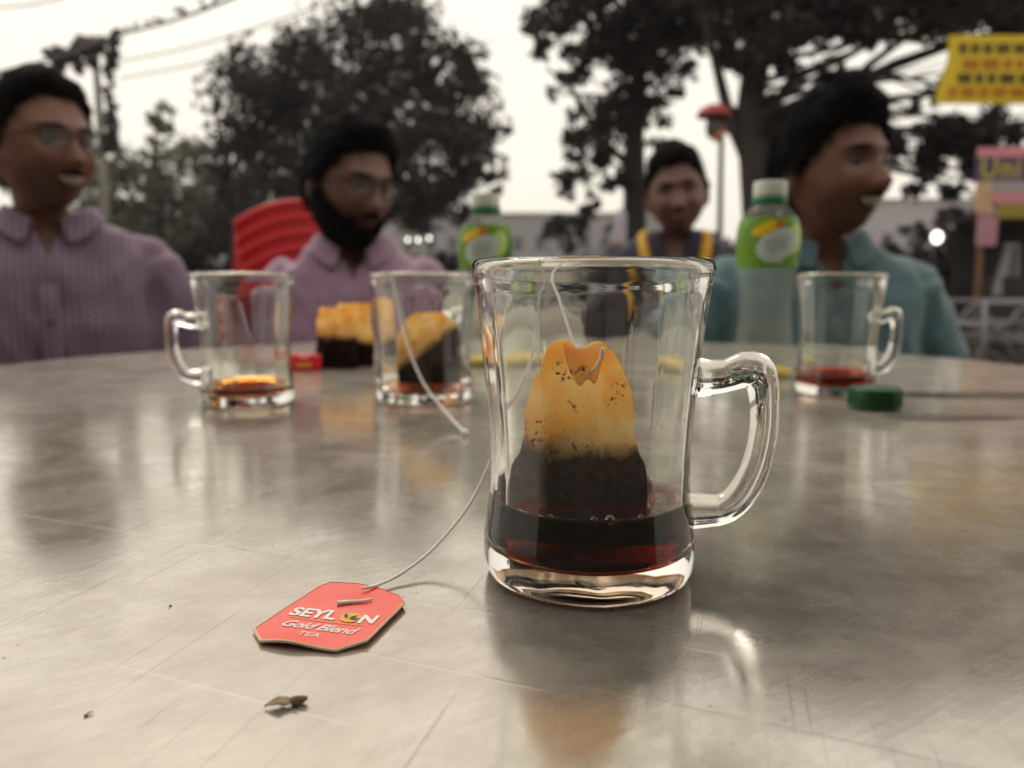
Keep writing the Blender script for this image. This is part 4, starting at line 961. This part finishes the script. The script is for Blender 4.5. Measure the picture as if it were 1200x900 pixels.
        for j in range(4):
            t = MB(); z = .12+.24*j; t.ball((lean*.3*(1-z), -.133-.010*math.sin(z*2.6)+.050*max(0, .22-z)/.22, zs-.02-z*.34), (.005, .0025, .005), 10, 6); t.build('button', EYEW, pk)
    else:
        for s in (-1, 1):                        # vest trim down both edges of the neck opening
            t = MB(); t.tube([(s*.088, .03, zs+.052), (s*.094, -.04, zs+.042), (s*.088, -.100, zs-.010), (s*.072, -.136, zs-.09), (s*.05, -.150, zs-.20)], [(.016, .009)]*5, 8); t.build('vest_trim', shirt_kind['trim'], e)
    mb = MB(); loft(mb, [(hipz-.11, 0, .165, .125), (hipz, 0, .182, .132), (hipz+.06, 0, .178, .128)])
    for s in (-1, 1):
        mb.tube([(s*.09, .0, hipz), (s*.105, -.22, hipz+.01), (s*.12, -.42, hipz+.005), (s*.12, -.445, hipz-.03), (s*.12, -.42, .25), (s*.12, -.41, .09)], [.098, .088, .071, .070, .066, .060], 14)
    me = remesh(mb, .012, 2); me.materials.append(TROU); me.polygons.foreach_set('use_smooth', [True]*len(me.polygons)); link(bpy.data.objects.new('trousers', me), e)
    for s in (-1, 1):
        t = MB(); t.tube([(s*.12, -.355, .05), (s*.12, -.40, .055), (s*.12, -.50, .045), (s*.12, -.60, .030), (s*.12, -.625, .028)], [(.030, .045), (.046, .052), (.048, .042), (.040, .030), (.02, .02)], 12); t.build('shoe', SHOE, e)
    if chair_label:
        c = copy_tree(st); c.location = (base.x, base.y, seat-.385); c.rotation_euler = (0, 0, R(body_yaw)); c['label'] = chair_label; c['group'] = 'chairs under the seated men'
        c.location.z = 0; c.scale = (1, 1, (seat-.005)/.40)
    return e

SH1 = shirt_mat('checked_purple_cotton', (.40, .29, .385), (.11, .06, .11), .0125, 2)
SH2 = shirt_mat('mauve_striped_cotton', (.47, .30, .41), (.29, .16, .25), .012, 1)
SH3 = shirt_mat('dark_navy_cloth', (.035, .032, .05), (0, 0, 0), .01, 0)
SH4 = shirt_mat('teal_cotton', (.10, .18, .20), (0, 0, 0), .01, 0)
TRIM = mat('yellow_trim', (.62, .33, .02), .7)
person(14, 162, 1.38, 1.02, 'man in spectacles and a checked purple shirt, smiling and turned towards the others', 24, 36, -2, 0, (.205, .088, .055), SH1, {}, dict(front=.066, side=.010, top=.020, ns=34, na=.007, quiff=.008, tufts=3500, tl=1.2, lift=.008), 1, mous=.006, glasses=True, smile=.010, chair_label='red plastic chair under the man in the checked shirt', swide=.92)
person(401, 211, 1.54, .98, 'bearded man in spectacles and a mauve shirt, looking down to one side', 10, 32, 8, 4, (.19, .086, .060), SH2, {}, dict(front=.062, side=.016, top=.028, ns=36, na=.009, quiff=.006, tufts=3500, tl=1.2, lift=.009), 2, beard=.018, mous=.012, glasses=True, chair_label='red plastic chair under the bearded man', swide=.86)
person(800, 222, 2.22, 1.04, 'man with short hair in a dark vest edged with yellow, facing the table', -10, 0, 2, -7, (.165, .070, .056), SH3, dict(neck=.155, collar=False, short=True, v=.16, trim=TRIM), dict(front=.058, side=.008, top=.020, ns=34, na=.006, quiff=.008, tufts=3000, tl=1.1, lift=.008), 3, smile=.005, chair_label='red plastic chair under the man in the vest', swide=.98)
person(1001, 192, 1.32, 1.0, 'curly-haired man in a teal shirt, laughing and looking away to one side', -4, 27, -4, 0, (.20, .086, .052), SH4, dict(v=.07), dict(front=.058, side=.018, top=.028, ns=40, na=.008, quiff=.018, tufts=5000, tl=1.4, lift=.012), 4, mous=.007, smile=.012, chair_label='red plastic chair under the curly-haired man', swide=.98)

# ------------------------------------------------------------------ signs and street things at the right
Y = 6.2
def panel(parent, name, m, px0, px1, py0, py1, Y, base, thick=.02, dy=0):
    a = at(px0, py0, Y); c = at(px1, py1, Y)
    return MB().box(((a.x+c.x)/2-base.x, Y+dy-base.y, (a.z+c.z)/2-base.z), (c.x-a.x, thick, a.z-c.z)).build(name, m, parent, smooth=False, bevel=.002)
# yellow board
a = at(1150, 80, Y); base = gz(at(1235, 80, Y+.1))
e = thing('signboard', base, 'yellow board with rows of dark and orange lettering among the branches', 'sign')
YB = mat('yellow_board', (.62, .44, .008), .55, var=.1, scale=3)
co = [at(1113, 41, Y), at(1262, 41, Y), at(1262, 122, Y), at(1096, 121, Y), at(1103, 92, Y), at(1112, 70, Y)]
t = MB(); t.add([c-base for c in co]+[c-base+Vector((0, .02, 0)) for c in co], [(0, 1, 2, 3, 4, 5), (11, 10, 9, 8, 7, 6)]+[(i, (i+1) % 6, 6+(i+1) % 6, 6+i) for i in range(6)]); bd_ = t.build('board', YB, e, smooth=False)
MB().tube([(0, 0, 0), (0, 0, a.z+.3)], .035, 10).build('post', iron, e)
DK = mat('dark_lettering', (.05, .05, .02), .6, var=0); OR = mat('orange_lettering', (.55, .20, .01), .6, var=0)
rr = random.Random(4)
for row, (py, m_, x0) in enumerate(((57, DK, 1124), (75, OR, 1128), (92, DK, 1122), (108, OR, 1112))):
    x = x0
    while x < 1255:
        for j in range(rr.choice((2, 3, 4))):
            w = rr.uniform(3.5, 6); q = MB()
            pc = lambda u, v: at(u, v, Y-.006)-base
            # a headline bar with a looped stroke under it
            q.tube([pc(x, py-5), pc(x+w+.6, py-5)], .007, 5)
            q.tube([pc(x+w*.8, py-5), pc(x+w*.75, py+5)], .007, 5)
            q.tube([pc(x+w*.75, py+1), pc(x+w*.2, py+rr.uniform(-2, 0)), pc(x+w*.2, py+3), pc(x+w*.6, py+5)], .006, 5)
            q.build('letter', m_, bd_, smooth=False); x += w
        x += 5
# Uni banner on a brown post
Y = 5.6; base = gz(at(1152, 300, Y+.05))
e = thing('shop_banner', base, 'pink and purple shop banner reading Uni in yellow, on a brown post', 'banner')
MB().tube([(0, .04, 0), (0, .04, at(1152, 172, Y).z)], .022, 10).build('post', mat('brown_post', (.16, .085, .045), .8, var=.25), e)
pk = mat('pink_print_board', (.60, .22, .26), .6, var=.12, scale=5)
panel(e, 'top_band', pk, 1146, 1290, 173, 184, Y, base)
pu = panel(e, 'name_band', mat('purple_board', (.085, .05, .12), .6, var=.1, scale=4), 1144, 1290, 184, 212, Y, base, .016)
v, f = text_verts('Uni', .20, bold=.003, spacing=1.15); c = at(1148, 210, Y); x0 = min(q[0] for q in v)
MB().add([(c.x-base.x+(q[0]-x0)*.92, Y-.012-base.y, c.z-base.z+.012+q[1]*.98) for q in v], f).build('lettering', mat('olive_yellow_print', (.46, .40, .03), .6, var=0), pu, smooth=False)
panel(e, 'grey_band', mat('grey_print', (.34, .29, .30), .6), 1162, 1290, 212, 226, Y, base, .017)
panel(e, 'figure_panel', mat('cream_print', (.55, .36, .20), .6, var=.3, scale=9), 1145, 1161, 212, 250, Y, base, .016)
panel(e, 'pink_band', pk, 1162, 1290, 226, 238, Y, base, .016)
panel(e, 'olive_band', mat('olive_print', (.26, .20, .03), .6), 1168, 1290, 238, 256, Y, base, .017)
panel(e, 'pink_tail', mat('dull_pink_cloth', (.40, .20, .24), .7, var=.2), 1146, 1167, 251, 288, Y, base, .012)
# dark stall under the banner
base = gz(at(1215, 330, 6.4)); e = thing('tea_stall', base, 'dark open-fronted stall under the banner', 'stall')
dk = mat('dark_boards', (.035, .028, .026), .85, var=.3, scale=6)
tp = at(1200, 258, 6.4).z
for i in range(9): MB().box((-.42+.14*i+.1, .55, tp/2), (.132, .03, tp)).build('board', dk, e, smooth=False)
MB().box((.18, .2, tp+.03), (1.45, .95, .04)).build('roof', dk, e, smooth=False)
MB().box((.18, -.08, .45), (1.2, .4, .9)).build('counter', dk, e, smooth=False, bevel=.01)
# pale cloth hanging in the stall
p = at(1186, 285, 6.2); t = MB(); t.grid(lambda u, v: ((u-.5)*(.10+.12*v), .03*math.sin(u*12+v*2), -.42*v), 14, 12); o = t.build('hanging_cloth', mat('pale_grey_cloth', (.26, .25, .27), .9, var=.2), None, solid=.004); o.location = p; tag(o, 'pale grey cloth hanging in the dark stall', 'cloth')
# white metal cart with a spoked wheel
Y = 4.6; base = gz(at(1195, 400, Y)); e = thing('handcart', base, 'white tubular handcart with a spoked wheel below the banner', 'cart')
WM = mat('white_painted_tube', (.24, .23, .25), .5, var=.15)
def tp_(px, py, dy=0): return at(px, py, Y)-base+Vector((0, dy, 0))
for dy in (0, .5):
    t = MB()
    for py in (355, 382, 399): t.tube([tp_(1153, py, dy), tp_(1300, py, dy)], .012, 8)
    t.build('rail', WM, e)
    for ux_ in (1154, 1300): MB().tube([tp_(ux_, 352, dy), tp_(ux_, 440, dy)], .014, 8).build('upright', WM, e)
    t = MB(); t.tube([tp_(1180, 384, dy), tp_(1192, 365, dy), tp_(1212, 356, dy)], .010, 8); t.build('brace', WM, e)
for xx in (1153, 1300):
    t = MB(); t.tube([tp_(xx, 382, 0), tp_(xx, 382, .5)], .012, 8); t.build('crossbar', WM, e)
MB().box(tp_(1226, 405, .25), (.74, .5, .03)).build('deck', dk, e, smooth=False)
for dy in (-.04, .54):
    hub = tp_(1198, 420, dy); hub.z = .31
    hub = Vector((hub.x, hub.y, .34)); w = MB(); w.tube([hub+Vector((.30*math.cos(2*math.pi*i/40), 0, .30*math.sin(2*math.pi*i/40))) for i in range(41)], .02, 8, cap=False); w = w.build('wheel', mat('rubber', (.10, .10, .10), .8), e)
    t = MB()
    for i in range(14): t.tube([hub, hub+Vector((.29*math.cos(2*math.pi*i/14), 0, .29*math.sin(2*math.pi*i/14)))], .004, 5)
    t.ball(hub, .03, 10, 8); t.build('spokes', WM, w)

# lamp post with a red shade behind the vested man
Y = 6.8; base = gz(at(846, 300, Y)); e = thing('lamp_post', base, 'post with a small red shade and an orange streamer behind the vested man', 'lamp post')
tp = at(846, 122, Y)-base; MB().tube([(0, 0, 0), tp], [.03, .022], 10).build('post', iron, e)
c = at(837, 134, Y)-base; t = MB(); t.lathe([(.0002+.145*math.sin(a), .10*math.cos(a)) for a in [R(90)*i/8 for i in range(9)]], 28, closed=False); o = t.build('shade', mat('dull_red_enamel', (.36, .045, .05), .5), e, solid=.006); o.location = c-Vector((0, 0, .02))
t = MB(); t.lathe([(.0002, -.20), (.05, -.19), (.07, -.12), (.06, -.04), (.0002, -.02)], 20); o = t.build('lamp_housing', iron, e); o.location = c
a1, a2 = at(847, 148, Y-.05)-base, at(838, 166, Y-.05)-base
t = MB(); t.grid(lambda u, v: tuple(a1.lerp(a2, v)+Vector(((u-.5)*.06, .02*math.sin(v*9), 0))), 4, 10); t.build('streamer', mat('orange_ribbon', (.50, .22, .06), .7), e, solid=.003)
# pale banner cloth with an orange bag, between bottle and vested man
Y = 5.5; base = gz(at(727, 300, Y)); e = thing('flag_pole', base, 'short pole with a pale lavender flag and an orange bag beside the vested man', 'pole')
MB().tube([(0, .03, 0), (0, .03, at(727, 244, Y).z)], .012, 8).build('pole', iron, e)
a1 = at(727, 248, Y)-base; t = MB(); t.grid(lambda u, v: tuple(a1+Vector(((u-.5)*.085, .015*math.sin(u*9+v*5), -.24*v))), 8, 10); t.build('flag', mat('lavender_cloth', (.48, .45, .54), .9), e, solid=.003)
t = MB(); c = at(723, 296, Y)-base; t.ball(c, (.075, .06, .06), 18, 12); t.tube([c+Vector((0, 0, .05)), c+Vector((.01, .02, .10))], [.03, .012], 8); t.build('bag', mat('orange_cloth', (.70, .27, .02), .8), e)

# small lit bulbs among the background
def bulb(px, py, Y, r, em, label, col=(1, .95, .85)):
    b = at(px, py, Y); base = gz(b); e = thing('street_bulb', base, label, 'bulb', group='lit bulbs in the background')
    MB().tube([(0, .05, 0), (0, .05, b.z+.12), (0, .0, b.z+.10)], .012, 6).build('post', iron, e)
    m, t_, p = nodes('lit_bulb_%d' % px); p.inputs['Emission Color'].default_value = rgba(col); p.inputs['Emission Strength'].default_value = em
    MB().ball((0, 0, b.z), (r, r, r*1.25), 12, 8).build('bulb', m, e)
bulb(1098, 278, 8.0, .05, 3, 'bright lit bulb glaring behind the teal shoulder')
for px in (478, 490, 503): bulb(px, 281 if px != 503 else 279, 11.0, .020, 3.5, {478: 'small lit bulb nearest the beard in a row of three', 490: 'middle small lit bulb of the row of three beside the beard', 503: 'small lit bulb ending the row of three, farthest from the beard'}[px])
bulb(782, 262, 9.0, .07, 2.2, 'yellowish lit bulb beside the cheek of the vested man', (1, .93, .5))

# unseen plank wall and roof, added to darken frontal light and glass reflections
e = thing('added_shade_wall', (0, -2.4, 0), 'unseen dark plank wall and roof added to cut the front light', 'light screen')
tim = mat('dark_timber', (.07, .05, .04), .85, var=.3, scale=4)
for i in range(40): MB().box((-6+.305*i, -.05+.012*(i % 2), 1.5), (.30, .03, 3.0)).build('plank', tim, e, smooth=False)
MB().box((0, .80, 2.95), (12.6, 2.0, .06), Matrix.Rotation(R(-12), 3, 'X')).build('roof', mat('rusty_tin', (.13, .09, .07), .7, var=.3, scale=3), e, smooth=False)

# hazy air round the whole place
m = bpy.data.materials.new('hazy_air'); m.use_nodes = True; t = m.node_tree; t.nodes.clear(); mo = t.nodes.new('ShaderNodeOutputMaterial')
v = t.nodes.new('ShaderNodeVolumePrincipled'); v.inputs['Color'].default_value = (.92, .89, .90, 1); v.inputs['Density'].default_value = HAZE; v.inputs['Anisotropy'].default_value = .2
t.links.new(v.outputs[0], mo.inputs['Volume'])
o = MB().box((0, 150, 6.5), (560, 460, 17)).build('haze', m, None, smooth=False); tag(o, 'thin pale haze filling the open air', 'haze', kind='stuff')
